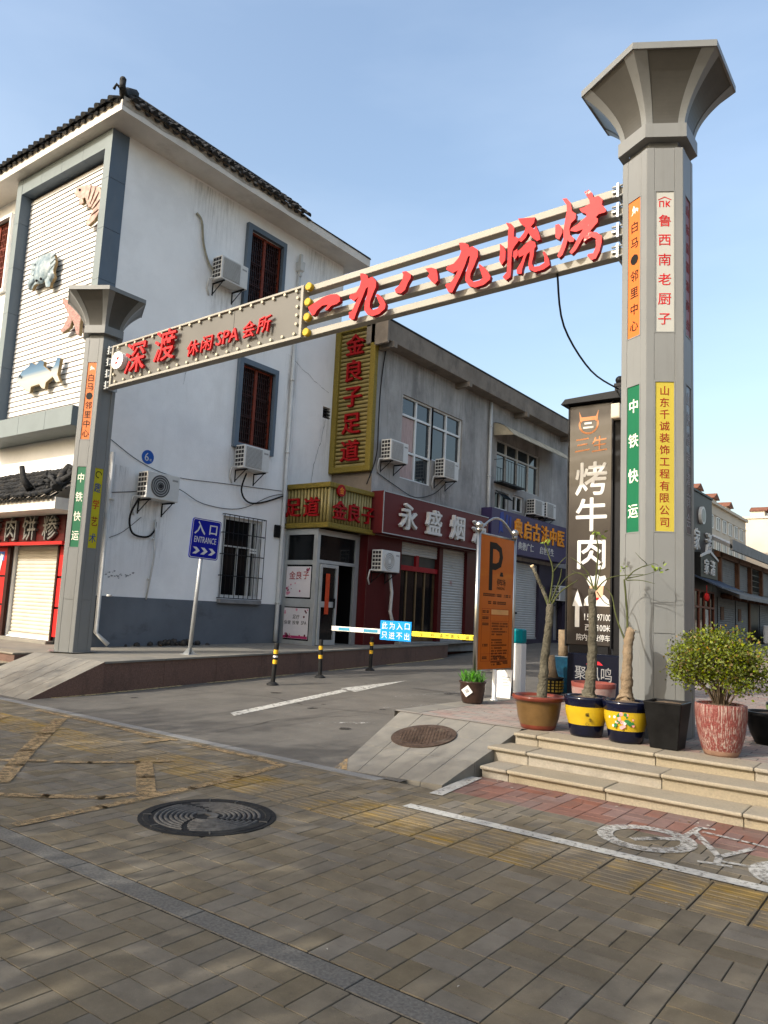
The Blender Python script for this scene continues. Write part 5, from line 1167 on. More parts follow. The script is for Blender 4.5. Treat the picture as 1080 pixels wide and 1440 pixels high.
# bolted plates at both ends
for s0 in (.02, BL-.16):
    for v in (.06, .35, .64, .93):
        q = MB(); bbar(q, s0+.06, s0+.085, v-.1, v+.1, -.14, .11); 
        for dv in (-.07, .07): q.tube([BP(s0, v+dv, .08), BP(s0+.14, v+dv, .08)], .014, 6)
        bbar(q, s0, s0+.06, v-.012, v+.012, -.1, .09); q.build('flange', galv, gw)
CH = {'yi': [[(4.811,5.901),(4.918,5.938),(5.074,5.998),(5.217,6.018),(5.332,6.003),(5.386,5.957),(5.403,5.882),(5.343,5.851),(5.244,5.84),(5.176,5.786),(5.132,5.801),(5.185,5.871),(5.083,5.875),(4.994,5.826),(4.946,5.762),(4.902,5.753),(4.852,5.828)]],
'jiu': [[(5.729,6.232),(5.789,6.219),(5.86,6.174),(5.876,6.123),(5.942,6.14),(6.014,6.055),(6.013,5.974),(5.971,5.89),(5.929,5.782),(5.924,5.691),(5.972,5.64),(6.064,5.654),(6.101,5.693),(6.071,5.755),(6.02,5.857),(6.052,5.863),(6.135,5.789),(6.192,5.687),(6.183,5.625),(6.095,5.568),(5.991,5.552),(5.896,5.592),(5.837,5.672),(5.839,5.776),(5.876,5.909),(5.884,6.0),(5.845,5.985),(5.809,5.898),(5.75,5.77),(5.696,5.64),(5.668,5.563),(5.627,5.563),(5.578,5.602),(5.572,5.685),(5.619,5.689),(5.692,5.827),(5.729,5.891),(5.65,5.835),(5.563,5.899),(5.574,5.944),(5.67,5.949),(5.733,6.031),(5.755,6.12)]],
'ba': [[(6.439,6.105),(6.502,6.102),(6.58,6.041),(6.578,5.985),(6.536,5.926),(6.496,5.832),(6.43,5.796),(6.352,5.82),(6.331,5.876),(6.398,5.92),(6.445,5.99),(6.459,6.055)],[(6.801,6.072),(6.898,6.067),(6.972,6.029),(6.994,5.953),(7.003,5.863),(6.962,5.821),(6.907,5.872),(6.843,5.952),(6.873,5.99)]],
'jiu2': [[(7.298,6.321),(7.361,6.311),(7.437,6.265),(7.451,6.219),(7.5,6.227),(7.576,6.163),(7.579,6.069),(7.534,5.963),(7.482,5.858),(7.48,5.789),(7.53,5.736),(7.615,5.738),(7.662,5.762),(7.595,5.949),(7.607,5.963),(7.694,5.882),(7.769,5.763),(7.759,5.719),(7.677,5.668),(7.557,5.657),(7.471,5.693),(7.411,5.779),(7.415,5.872),(7.459,6.026),(7.468,6.105),(7.438,6.1),(7.398,5.992),(7.33,5.843),(7.26,5.717),(7.225,5.654),(7.174,5.668),(7.119,5.769),(7.13,5.79),(7.194,5.789),(7.266,5.88),(7.301,5.943),(7.226,5.923),(7.122,5.993),(7.133,6.026),(7.233,6.052),(7.306,6.118),(7.336,6.194)]],
'shao': [[(7.886,6.171),(7.934,6.126),(7.967,6.05),(7.963,5.937),(7.918,5.879),(7.881,5.955),(7.89,6.044)],[(7.96,6.435),(8.031,6.404),(8.074,6.331),(8.068,6.219),(8.105,6.21),(8.152,6.165),(8.086,6.09),(8.059,6.051),(8.048,5.941),(8.048,5.783),(8.039,5.695),(7.983,5.666),(7.935,5.717),(7.991,5.773),(7.998,5.929),(7.993,6.112),(7.993,6.272),(7.997,6.362)],[(8.076,6.025),(8.121,6.048),(8.135,5.966),(8.102,5.917),(8.066,5.959)],[(8.122,6.449),(8.213,6.433),(8.349,6.409),(8.339,6.344),(8.296,6.299),(8.341,6.254),(8.363,6.294),(8.41,6.17),(8.423,6.101),(8.379,6.089),(8.31,6.161),(8.264,6.228),(8.231,6.169),(8.176,6.126),(8.129,6.159),(8.207,6.242),(8.228,6.305),(8.158,6.379)],[(8.133,6.012),(8.222,6.081),(8.289,6.121),(8.357,6.083),(8.369,6.024),(8.348,5.996),(8.339,5.898),(8.319,5.814),(8.342,5.764),(8.419,5.759),(8.484,5.788),(8.483,5.855),(8.46,5.926),(8.481,5.932),(8.538,5.82),(8.551,5.741),(8.475,5.703),(8.366,5.693),(8.287,5.743),(8.274,5.812),(8.293,5.93),(8.288,5.976),(8.248,5.941),(8.196,5.774),(8.187,5.709),(8.13,5.721),(8.122,5.779),(8.183,5.866),(8.214,5.948),(8.147,5.93)]],
'kao': [[(8.612,6.243),(8.659,6.242),(8.692,6.19),(8.704,6.121),(8.663,6.043),(8.619,6.076),(8.614,6.143)],[(8.696,6.559),(8.75,6.549),(8.8,6.48),(8.817,6.366),(8.87,6.319),(8.861,6.256),(8.809,6.215),(8.789,6.144),(8.801,6.065),(8.854,6.009),(8.844,5.974),(8.792,5.98),(8.77,6.013),(8.75,5.936),(8.709,5.836),(8.667,5.807),(8.645,5.84),(8.686,5.929),(8.717,6.03),(8.715,6.14),(8.734,6.267),(8.753,6.383),(8.751,6.46)],[(8.967,6.573),(9.022,6.584),(9.064,6.528),(9.075,6.471),(9.137,6.476),(9.188,6.419),(9.178,6.357),(9.23,6.28),(9.22,6.25),(9.139,6.245),(9.109,6.215),(9.136,6.186),(9.13,6.145),(9.06,6.077),(9.04,6.05),(9.122,6.023),(9.183,5.962),(9.18,5.878),(9.155,5.778),(9.115,5.702),(9.065,5.692),(9.013,5.757),(9.023,5.776),(9.084,5.773),(9.114,5.851),(9.112,5.947),(9.061,5.98),(9.0,5.959),(8.969,5.938),(8.969,6.003),(8.928,5.948),(8.877,5.863),(8.826,5.821),(8.794,5.85),(8.845,5.913),(8.896,6.009),(8.957,6.102),(8.874,6.09),(8.8,6.119),(8.81,6.149),(8.893,6.183),(8.996,6.254),(8.995,6.287),(8.933,6.325),(8.907,6.375),(8.973,6.379),(9.035,6.406),(9.024,6.474),(8.992,6.516)]]}
for nm, pls in CH.items():
    q = MB()
    for pl in pls: q.prism(pl, BA+bn*.13, bd, Z, bn, .07, 0, 1)
    q.build('letter', [red_faded if nm == 'kao' else red_l, red_s], gw)
    cx = sum(p[0] for p in pls[-1])/len(pls[-1]); cz = sum(p[1] for p in pls[-1])/len(pls[-1])
    q = MB(); q.tube([BA+bd*cx+Z*cz+bn*.05, BA+bd*cx+Z*cz+bn*.14], .012, 5); q.build('letter_stay', galv, gw)
q = bbar(MB(), 5.2, 6.05, .135, .2, -.2, -.1); q.build('floodlight_housing', blk_met, gw)
# ================================================================== ROAD ENTRANCE THINGS
blk_pl = mat('black rubber', (.018, .018, .018), .55, .2, 8.); yel_t = mat('yellow reflective band', (.62, .36, .03), .4, .1, 8.); wht_t = mat('white tape', (.65, .63, .6), .5)
def make_bollard():
    t = thing('bollard', 'x', 'bollard', (0, 0, 0), 'bollards across the road')
    q = MB(); q.lathe([(.11, 0), (.11, .02), (.075, .045), (.05, .06)], (0, 0, 0), 16, 0); q.lathe([(.0001, .06), (.05, .06)], (0, 0, 0), 16, 0, False); q.build('base', blk_pl, t)
    q = MB(); q.lathe([(.042, .05), (.042, .70), (.044, .74), (.038, .76), (.0001, .762)], (0, 0, 0), 16, 0); q.build('post', blk_pl, t)
    for z in (.42, .60): q = MB(); q.lathe([(.0428, z-.04), (.0428, z+.035)], (0, 0, 0), 16, 0); q.build('band', yel_t, t)
    return t
p0 = make_bollard()
for i, (x, y, lb) in enumerate(((-9.92, 10.1, 'black and yellow bollard with a white tape band, nearest on the road'), (-10.28, 11.8, 'black and yellow bollard below the free end of the barrier arm'), (-10.66, 13.95, 'black and yellow bollard standing farthest up the road'))):
    o = p0 if i == 0 else copy_tree(p0); o.location = (x, y, road_z(y)); o['label'] = lb; o.rotation_euler = (radians((-1.5, 1, .5)[i]), radians((2, -1, 1)[i]), .5*i)
q = MB(); q.lathe([(.0435, .495), (.0435, .53)], p0.location, 16, 0); q.build('tape_band', wht_t, p0)

# entrance sign on a leaning pole
t = thing('entrance_sign', 'blue entrance road sign with white arrows on a grey pole', 'sign', (-11.4, 9.37, .52))
lean = V3(0, .055, 1).normalized(); pb = V3(-11.4, 9.37, .52)
q = MB(); q.tube([pb, pb+lean*2.55], .038, 12); q.build('pole', galv, t)
q = MB(); q.box(-11.52, -11.28, 9.25, 9.49, .52, .535); q.build('base_plate', galv, t)
for a in (0, 90, 180, 270):
    q = MB(); d = V3(cos(radians(a+45)), sin(radians(a+45)), 0); q.prism([(.03, .0), (.12, .0), (.03, .11)], pb+V3(0, 0, .015)-d.cross(Z)*.004, d, Z, d.cross(Z), .008); q.build('gusset', galv, t)
blue_s = mat('blue reflective sheet', (.006, .010, .24), .35, .04, 3.); U_ = (Y-Z*.015).normalized(); V_ = (lean).normalized(); fr = (U_, V_, X)
O = pb+lean*2.17+X*.05
def rrect(w, h, r, n=4): return [(sx*(w/2-r)+r*cos(radians(a0+90*k/n)), sy*(h/2-r)+r*sin(radians(a0+90*k/n))) for sx, sy, a0 in ((1, 1, 0), (-1, 1, 90), (-1, -1, 180), (1, -1, 270)) for k in range(n+1)]
q = MB(); q.prism(rrect(.70, .76, .05), O, *fr, .012); pn = q.build('panel', blue_s, t)
q = MB(); a_, b_ = rrect(.67, .73, .045), rrect(.65, .71, .04); n_ = len(a_); q.add([O+U_*p[0]+V_*p[1]+X*.0135 for p in a_+b_], [(k, (k+1) % n_, n_+(k+1) % n_, n_+k) for k in range(n_)]); q.build('border', wht_t, pn)
q = MB(); glyph(q, '入', O+U_*-.155+V_*.2+X*.012, fr, .25, .25, .004, 2); q.build('letter', let_w, pn); q = MB(); glyph(q, '口', O+U_*.165+V_*.19+X*.012, fr, .22, .21, .004, 2); q.build('letter', let_w, pn); q = MB(); glyph(q, 'ENTRANCE', O+V_*-.02+X*.012, fr, .53, .115, .002, 1); q.build('lettering', let_w, pn)
for k in range(3):
    q = MB(); u = -.19+k*.19; q.prism([(u-.085, .065), (u, .065), (u+.085, 0), (u, -.065), (u-.085, -.065), (u, 0)], O+V_*-.23+X*.012, *fr, .002); q.build('chevron', let_w, pn)

# parking notice board on steel posts
t = thing('parking_board', 'orange parking notice board with a black letter P between steel posts', 'sign', (-5.2, 9.65, TZ))
for y in (9.13, 10.2):
    q = MB(); q.tube([(-5.2, y, TZ), (-5.2, y, 2.68)], .032, 12); q.sph((-5.2, y, 2.745), .055, 12, 8); q.tube([(-5.2, y, 2.66), (-5.2, y, 2.7)], .042, 10); q.lathe([(.075, 0), (.075, .012), (.035, .02)], (-5.2, y, TZ), 14, 0); q.build('post', steel, t)
q = MB(); q.tube([(-5.2, 9.13+1.07*k/14, 2.66+.24*sin(pi*k/14)) for k in range(15)], .016, 8); q.build('arch_rail', steel, t)
ora = mat('orange banner print', (.46, .115, .014), .3, .06, 2.5, bump=.05, bscale=3); layer(ora, (.66, .28, .02), 1.0, .55, .75, (1, .4, 2), .5)
q = MB(); q.box(-5.215, -5.185, 9.17, 10.16, .77, 2.62); bo = q.build('banner', ora, t)
q = MB()
for z in (.755, 2.635): q.tube([(-5.2, 9.13, z), (-5.2, 10.2, z)], .018, 8)
q.build('cross_rail', steel, t)
OP = OX(-5.185)
q = MB(); glyph(q, 'P', (-5.185, 9.62, 2.2), FX, .40, .68, .002, 1)
for k, c in enumerate('停车场'): glyph(q, c, (-5.185, 9.70+k*.085, 1.985), FX, .09, .10, .002, 1)
glyph(q, 'PARKING', (-5.185, 9.78, 1.90), FX, .24, .04, .002)
fbox(q, OP, FX, 9.74, 9.84, 2.07, 2.10, 0, .002); fbox(q, OP, FX, 9.755, 9.825, 2.10, 2.13, 0, .002)
rd = random.Random(3)
def tline(y0, y1, z, h=.022):
    y = y0
    while y < y1:
        wd = rd.uniform(.012, .02)
        if rd.random() < .9:
            fbox(q, OP, FX, y, y+wd, z-h/2, z-h/2+h*.3, 0, .0015); fbox(q, OP, FX, y+wd*.25, y+wd*.6, z-h/2, z+h/2, 0, .0018); fbox(q, OP, FX, y, y+wd, z+h*.2, z+h/2, 0, .0015)
        y += wd+.006
tline(9.27, 10.07, 1.795, .04); tline(9.42, 9.95, 1.69, .04)
for i in range(3): tline(9.27, 9.43, 1.56-i*.085, .035)
for i in range(16):
    if i != 5: tline(9.54, rd.choice((10.0, 10.02, 9.85)), 1.4-i*.038)
tline(9.29, 9.42, 1.1, .035); tline(9.29, 9.42, .985+.02, .001); tline(9.29, 9.42, .93, .035); tline(9.6, 9.95, .93, .03); tline(9.72, 10.05, .845, .03)
q.build('print', txt_dk, bo)
q = MB()
for z in (1.6, 1.515, 1.43, .98, .88): fbox(q, OP, FX, 9.25, 10.05, z, z+.004, 0, .001)
for y in (9.25, 9.5, 10.05): fbox(q, OP, FX, y, y+.004, .88, 1.6, 0, .0012)
q.build('table_lines', txt_br, bo)
q = MB(); fbox(q, OP, FX, 9.52, 10.03, 1.525, 1.595, 0, .0008); q.build('price_patch', mat('pale orange print', (.62, .33, .12), .4), bo)

# barrier: post and arm
t = thing('barrier_gate', 'white barrier post with teal cap and striped arm across the road', 'barrier', (-5.19, 10.4, TZ))
q = MB(); q.box(-5.27, -5.10, 10.31, 10.48, TZ, 1.12); q.build('post', mat('white barrier post', (.58, .585, .58), .4, .05, 3.), t, .012, 2)
q = MB(); q.box(-5.275, -5.095, 10.305, 10.485, 1.12, 1.335); q.build('cap', mat('teal cap', (.0, .16, .19), .35, .05, 3.), t, .03, 3)
q = MB(); q.box(-8.66, -6.99, 10.17, 10.215, 1.12, 1.2); arm = q.build('arm', mat('white arm', (.66, .63, .56), .4, .06, 4.), t, .006)
q = MB(); q.box(-6.99, -5.28, 10.17, 10.215, 1.12, 1.2); q.build('yellow_arm_section', mat('yellow tape', (.68, .58, .05), .4, .06, 5.), t, .006)
for x0, x1 in ((-8.5, -8.25), (-7.95, -7.65)):
    q = MB(); fbox(q, OY(10.17), FY, x0, x1, 1.135, 1.185, 0, .003); q.build('blue_patch', mat('light blue sticker', (.05, .22, .32), .4), arm)
q = MB(); x = -6.88
for k, c in enumerate('一车一杆·请勿跟车·减速慢行'):
    if c != '·': glyph(q, c, (x, 10.17, 1.16), FY, .068, .06, .002)
    x += .105 if c != '·' else .05
q.build('arm_lettering', txt_dk, t)
q = MB(); fbox(q, OY(10.17), FY, -7.59, -6.97, 1.03, 1.345, .002, .014); bs = q.build('sign_panel', mat('sky blue panel', (.01, .22, .58), .4, .04, 3.), t)
for z_, ss in ((1.265, '此为入口'), (1.11, '只进不出')):
    for k, c in enumerate(ss): q = MB(); glyph(q, c, (-7.5+k*.15, 10.156, z_), FY, .115, .115, .002, 1); q.build('letter', let_w, bs)
t = thing('marker_post', 'short white plastic post behind the parking board', 'post', (-5.12, 9.55, TZ))
q = MB(); q.lathe([(.032, 0), (.032, .4), (.028, .415), (.0001, .42)], (-5.12, 9.55, TZ), 12, 0); q.build('post', white_p, t); q = MB(); q.lathe([(.05, 0), (.05, .012), (.03, .02)], (-5.12, 9.55, TZ), 12, 0); q.build('foot', white_p, t)
t = thing('notice_sheet', 'white printed sheet board leaning behind the parking board', 'notice', (-5.22, 10.0, TZ))
q = MB(); q.obox((-5.22, 10.0, TZ+.2), X*.13, V3(0, .008, 0), V3(0, .03, .2)); q.build('board', white_p, t)
q = MB()
for k in range(6): q.obox((-5.18, 9.99-.012+.012*k/6, TZ+.1+.04*k), X*(.05+.01*(k % 3)), V3(0, .0015, 0), Z*.004)
q.build('print', txt_gl, t)

# ================================================================== POTS
soil = mat('potting soil', (.13, .095, .065), .95, .35, 30., bump=.9, bscale=60)
bark = mat('grey green bark', (.085, .077, .056), .95, .35, 14., bump=1., bscale=45); layer(bark, (.15, .125, .088), 5., .5, .7, (1, 1, .4), .6)
bark2 = mat('tan bark', (.19, .14, .09), .9, .2, 14., bump=.6, bscale=40); layer(bark2, (.2, .17, .12), 5., .5, .7, None, .6)
twig = mat('green twig', (.055, .062, .022), .7, .25, 20.); cut = mat('cut wood', (.55, .40, .24), .8, .15, 20.)
leaf_y = mat('fresh leaf', (.14, .19, .03), .5, .25, 30.)
def pot(label, c, prof, mats, name='potted_tree', cat='potted tree', n=36, grp=None, soil_r=None, soil_z=None, sq=False):
    t = thing(name, label, cat, c, grp)
    q = MB(); q.lathe(prof, c, 4 if sq else n, None, not sq, pi/4 if sq else 0)
    p = q.build('pot', mats, t, .012 if sq else 0, 2)
    q = MB(); rd = random.Random(int(abs(c[0])*100)); k_ = 4 if sq else 24
    q.lathe([(soil_r, soil_z), (soil_r*.6, soil_z+.012), (soil_r*.3, soil_z+.022), (.0001, soil_z+.025)], c, k_, 0, True, pi/4 if sq else 0); q.build('soil', soil, t)
    return t, p
def branch(t, pts, r, m_, name='branch', y=7.62, wob=.01, n=7):
    rd = random.Random(len(pts)*7+int(pts[0][0]*100)); P_ = [V3(a, y+k*wob*rd.uniform(-1, 1)*3, b) for k, (a, b) in enumerate(pts)]
    o_ = []
    for i in range(len(P_)-1):
        p0, p1, p2, p3 = P_[max(0, i-1)], P_[i], P_[i+1], P_[min(len(P_)-1, i+2)]
        for k in range(8): s = k/8; o_.append(.5*((2*p1)+(p2-p0)*s+(2*p0-5*p1+4*p2-p3)*s*s+(3*p1-p0-3*p2+p3)*s**3))
    o_.append(P_[-1]); N_ = len(o_); rr = [r[min(len(r)-2, int(i/(N_-1)*(len(r)-1)))] for i in range(N_)]
    rr = []
    for i in range(N_):
        u = i/(N_-1)*(len(r)-1); k = min(len(r)-2, int(u)); rr.append((r[k]+(r[k+1]-r[k])*(u-k))*(1+rd.uniform(-.09, .09)))
    o_ = [p+V3(rd.uniform(-1, 1), rd.uniform(-1, 1), 0)*rr[i]*.12 for i, p in enumerate(o_)]
    q = MB(); q.tube(o_, rr, 10 if name == 'trunk' else n); q.build(name, m_, t); return o_[-1]
def leaves(t, c, n, s, spread, m_=None, seed=0, name='leaf_cluster'):
    rd = random.Random(seed); q = MB()
    for i in range(n):
        p = Vector(c)+V3(rd.gauss(0, spread), rd.gauss(0, spread), rd.gauss(0, spread)); d = V3(rd.uniform(-1, 1), rd.uniform(-1, 1), rd.uniform(-.5, 1)).normalized(); e = d.orthogonal().normalized(); e.rotate(Matrix.Rotation(rd.uniform(0, 6.28), 3, d))
        q.add([p, p+d*s*.5+e*s*.28, p+d*s, p+d*s*.5-e*s*.28], [(0, 1, 2, 3)])
    return q.build(name, m_ or leaf_y, t)
glz_br = mat('brown ochre glaze', (.105, .06, .022), .32, .25, 5., coat=.3); glz_rd = mat('red brown glaze rim', (.12, .027, .016), .35, .25, 8., coat=.3)
navy = mat('navy glaze', (.003, .004, .013), .18, .3, 6., coat=.5); yell = mat('yellow glaze', (.40, .265, .012), .2, .1, 5., coat=.5)
blkp = mat('black glazed clay', (.007, .007, .007), .35, .4, 6.)
pinkg = mat('pink white streaked glaze', (.15, .042, .036), .4, .2, 26., col2=(.27, .20, .17), stretch=(4, 4, .16), bump=.6, bscale=40, thr=(.5, .58)); brown_f = mat('brown foot', (.22, .13, .09), .6, .2, 8.)
PY = 7.62
# brown pot with forked bare tree
t, p = pot('bare forked tree in a large brown pot with red rim on the step edge', (-3.555, PY, TZ), [(.0001, 0, 1), (.17, 0, 1), (.185, .025, 1), (.19, .05, 0), (.215, .12, 0), (.235, .25, 0), (.24, .295, 1), (.275, .30, 1), (.282, .33, 1), (.275, .345, 1), (.245, .345, 1), (.235, .30, 1)], [glz_br, glz_rd], soil_r=.24, soil_z=.31, grp='pots on the top step')
branch(t, [(-3.519, .66), (-3.502, 1.052), (-3.437, 1.429), (-3.426, 1.66)], [.055, .036], bark, 'trunk')
e = branch(t, [(-3.441, 1.6), (-3.535, 1.789), (-3.59, 1.972), (-3.642, 2.049)], [.022, .018], bark); q = MB(); q.tube([e, e+V3(-.012, 0, .02)], .0215, 8); q.build('cut_end', cut, t)
for pts, r in (([(-3.458, 1.654), (-3.425, 1.997), (-3.47, 2.188), (-3.514, 2.328)], (.011, .004)), ([(-3.426, 1.655), (-3.316, 1.794), (-3.144, 1.917)], (.011, .004)), ([(-3.458, 1.609), (-3.501, 1.714), (-3.545, 1.842)], (.014, .008)), ([(-3.435, 1.685), (-3.35, 1.922), (-3.32, 2.036)], (.009, .003)), ([(-3.42, 2.0), (-3.33, 2.1), (-3.28, 2.16)], (.005, .003))): branch(t, pts, r, twig)
leaves(t, (-3.51, PY, 2.32), 7, .05, .02, seed=1)
# yellow and navy pots
yprof = [(.0001, 0, 1), (.15, 0, 1), (.165, .03, 1), (.175, .10, 1), (.178, .12, 0), (.205, .22, 0), (.21, .27, 0), (.208, .30, 1), (.215, .32, 1), (.228, .375, 1), (.222, .395, 1), (.19, .395, 1), (.185, .36, 1)]
t, p = pot('bare tree in the left yellow pot with navy bands and small black characters', (-3.02, PY-.02, TZ), yprof, [yell, navy], soil_r=.188, soil_z=.37, grp='pots on the top step')
q = MB()
for k, (c, dz) in enumerate((('福', .03), ('生', -.02), ('心', -.06))):
    a = radians(-66+(k % 2)*9); fr_ = (V3(-sin(a), cos(a), 0), Z, V3(cos(a), sin(a), 0)); glyph(q, c, V3(-3.02, PY-.02, TZ+.2+dz)+fr_[2]*.204, fr_, .035, .035, .004)
q.build('painted_characters', txt_dk, p)
branch(t, [(-3.011, .72), (-3.0, .82), (-2.985, 1.091), (-2.969, 1.525), (-2.957, 1.815)], [.085, .06, .05, .042, .038], bark, 'trunk')
for pts, r in (([(-2.957, 1.803), (-2.93, 2.075), (-2.917, 2.259), (-2.934, 2.423)], (.011, .005)), ([(-2.965, 1.817), (-3.02, 1.978), (-3.123, 2.097), (-3.243, 2.164)], (.009, .003)), ([(-2.942, 1.818), (-2.853, 1.914), (-2.734, 1.967), (-2.454, 1.984)], (.009, .003)), ([(-2.973, 1.85), (-3.121, 1.992), (-3.279, 1.945), (-3.412, 1.769)], (.008, .003)), ([(-2.943, 1.82), (-2.899, 2.038), (-2.855, 2.112)], (.007, .003)), ([(-3.02, 1.978), (-3.1, 1.98), (-3.2, 2.02)], (.005, .002)), ([(-2.93, 1.8), (-2.85, 1.7), (-2.78, 1.66)], (.006, .003))): branch(t, pts, r, twig)
leaves(t, (-2.93, PY, 2.4), 16, .055, .03, seed=2)
t, p = pot('pruned tree stump with long shoots in the right yellow pot painted with flowers', (-2.60, PY-.06, TZ), yprof, [yell, navy], soil_r=.188, soil_z=.37, grp='pots on the top step')
fl = [mat('painted leaf green', (.03, .14, .04), .3), mat('painted pink bloom', (.62, .25, .25), .3), mat('painted pale bloom', (.66, .55, .5), .3)]
q = MB(); rd = random.Random(5)
for k in range(34):
    a = radians(-82+rd.gauss(0, 14)); z = TZ+.21+rd.gauss(0, .03); r_ = .203+(z-TZ-.2)*.06; fr_ = (V3(-sin(a), cos(a), 0), Z, V3(cos(a), sin(a), 0)); s_ = rd.uniform(.009, .02)
    q.disc(V3(-2.60, PY-.06, z)+fr_[2]*r_, *fr_, s_, .004, 7, 0 if k < 18 else rd.choice((1, 1, 2)))
tag(q.build('painted_flowers', fl, p), kind='stuff')
branch(t, [(-2.631, .72), (-2.62, .82), (-2.604, 1.051), (-2.585, 1.297), (-2.571, 1.431)], [.085, .06, .05, .045, .046], bark2, 'trunk'); q = MB(); q.tube([(-2.571, 7.62, 1.43), (-2.57, 7.62, 1.437)], .04, 10); q.build('cut_end', cut, t)
for pts, r in (([(-2.606, 1.295), (-2.622, 1.576), (-2.632, 1.932)], (.012, .009)), ([(-2.632, 1.932), (-2.546, 2.012), (-2.468, 2.055), (-2.44, 2.091), (-2.468, 2.147), (-2.562, 2.212)], (.007, .002)), ([(-2.625, 1.944), (-2.51, 1.969), (-2.405, 1.999), (-2.314, 2.042)], (.006, .002)), ([(-2.625, 1.925), (-2.489, 1.927), (-2.335, 1.894)], (.006, .002)), ([(-2.454, 2.062), (-2.349, 2.091), (-2.294, 2.07)], (.004, .002)), ([(-2.584, 1.206), (-2.716, 1.537), (-2.792, 1.763), (-2.867, 1.848)], (.010, .004)), ([(-2.632, 1.932), (-2.64, 2.0), (-2.66, 2.06)], (.004, .002))): branch(t, pts, r, twig)
leaves(t, (-2.29, PY, 2.05), 12, .055, .025, seed=3); leaves(t, (-2.66, PY, 2.05), 8, .045, .02, seed=4)
# black square pot
t, p = pot('tall black square tapered pot with bare soil beside the grey pillar', (-2.2, PY-.07, TZ), [(.0001, 0, 0), (.18, 0, 0), (.245, .41, 0), (.255, .43, 0), (.225, .435, 0), (.215, .39, 0)], [blkp], 'flower_pot', 'pot', soil_r=.22, soil_z=.405, grp='pots on the top step', sq=True)
# pink pot with clipped shrub
SC = V3(-1.735, PY-.03, 0)
t, p = pot('rounded green boxwood shrub in a pink streaked tall pot', (SC.x, SC.y, TZ), [(.0001, 0, 1), (.14, 0, 1), (.15, .02, 1), (.165, .05, 0), (.2, .18, 0), (.222, .34, 0), (.225, .42, 0), (.222, .455, 0), (.2, .46, 0), (.195, .42, 0)], [pinkg, brown_f], 'potted_shrub', 'potted shrub', soil_r=.2, soil_z=.43, grp='pots on the top step')
rd = random.Random(11); q = MB(); tips = []
for k in range(20):
    a = rd.uniform(0, 2*pi); r_ = .05*rd.random(); p0_ = V3(SC.x+r_*cos(a), SC.y+r_*sin(a), TZ+.42); th = rd.uniform(.1, 1.0); d = V3(cos(a)*sin(th), sin(a)*sin(th), cos(th))
    p1 = p0_+V3(d.x*.4, d.y*.4, abs(d.z))*.22; p2 = p1+d*.22; q.tube([p0_, p1, p2], [.011, .005], 5)
    for s in range(4):
        d2 = (d+V3(rd.uniform(-.8, .8), rd.uniform(-.8, .8), rd.uniform(-.2, .8))).normalized(); q.tube([p1.lerp(p2, .2+.25*s), p1.lerp(p2, .2+.25*s)+d2*.16], [.004, .002], 4)
q.build('stems', mat('shrub stem', (.10, .075, .05), .9, .2, 20.), t)
leaf_m = [mat('boxwood leaf', (.09, .112, .02), .45, .35, 40., rnd=.3), mat('boxwood leaf pale', (.15, .165, .034), .45, .3, 40., rnd=.25), mat('boxwood leaf bronze', (.13, .085, .03), .5, .3, 40., rnd=.25)]
q = MB(); CC = V3(SC.x, SC.y, 1.15)
clumps = []
for k in range(470):
    d = V3(rd.gauss(0, 1), rd.gauss(0, 1), rd.gauss(0, 1)).normalized(); r_ = rd.uniform(.35, 1.02)
    c = CC+V3(d.x*.425*r_, d.y*.425*r_, d.z*.30*r_+(.02 if d.z > 0 else .0))
    if d.z < -.72: continue
    clumps.append(c)
for c in clumps:
    for i in range(30):
        p_ = c+V3(rd.gauss(0, .04), rd.gauss(0, .04), rd.gauss(0, .032)); d = (p_-CC).normalized()*.6+V3(rd.uniform(-1, 1), rd.uniform(-1, 1), rd.uniform(-.4, 1)); d.normalize(); e = d.orthogonal().normalized(); e.rotate(Matrix.Rotation(rd.uniform(0, 6.28), 3, d)); s = rd.uniform(.020, .036)
        q.add([p_, p_+d*s*.5+e*s*.33, p_+d*s, p_+d*s*.5-e*s*.33], [(0, 1, 2, 3)], rd.choices((0, 1, 2), (.68, .2, .12))[0])
tag(q.build('foliage', leaf_m, t), kind='stuff')
# dark bowl pots behind the shrub
for i, (x, y, z, s, lb) in enumerate(((-1.52, 8.75, TZ, 1.0, 'dark round pot behind the pink streaked pot at the right'), (-1.38, 9.35, TZ, 1.15, 'dark pot with a green rim behind the round pot at the right edge'))):
    t, p = pot(lb, (x, y, z), [(.0001, 0, 0), (.15*s, 0, 0), (.2*s, .1*s, 0), (.245*s, .28*s, 0), (.25*s, .32*s, 0), (.22*s, .32*s, 0), (.21*s, .28*s, 0)], [blkp], 'flower_pot', 'pot', soil_r=.22*s, soil_z=.29*s)
    if i: q = MB(); q.lathe([(.248*s, .25*s), (.253*s, .27*s), (.253*s, .3*s)], (x, y, z), 32, 0); q.build('green_band', mat('green glaze', (.12, .18, .05), .3), p)
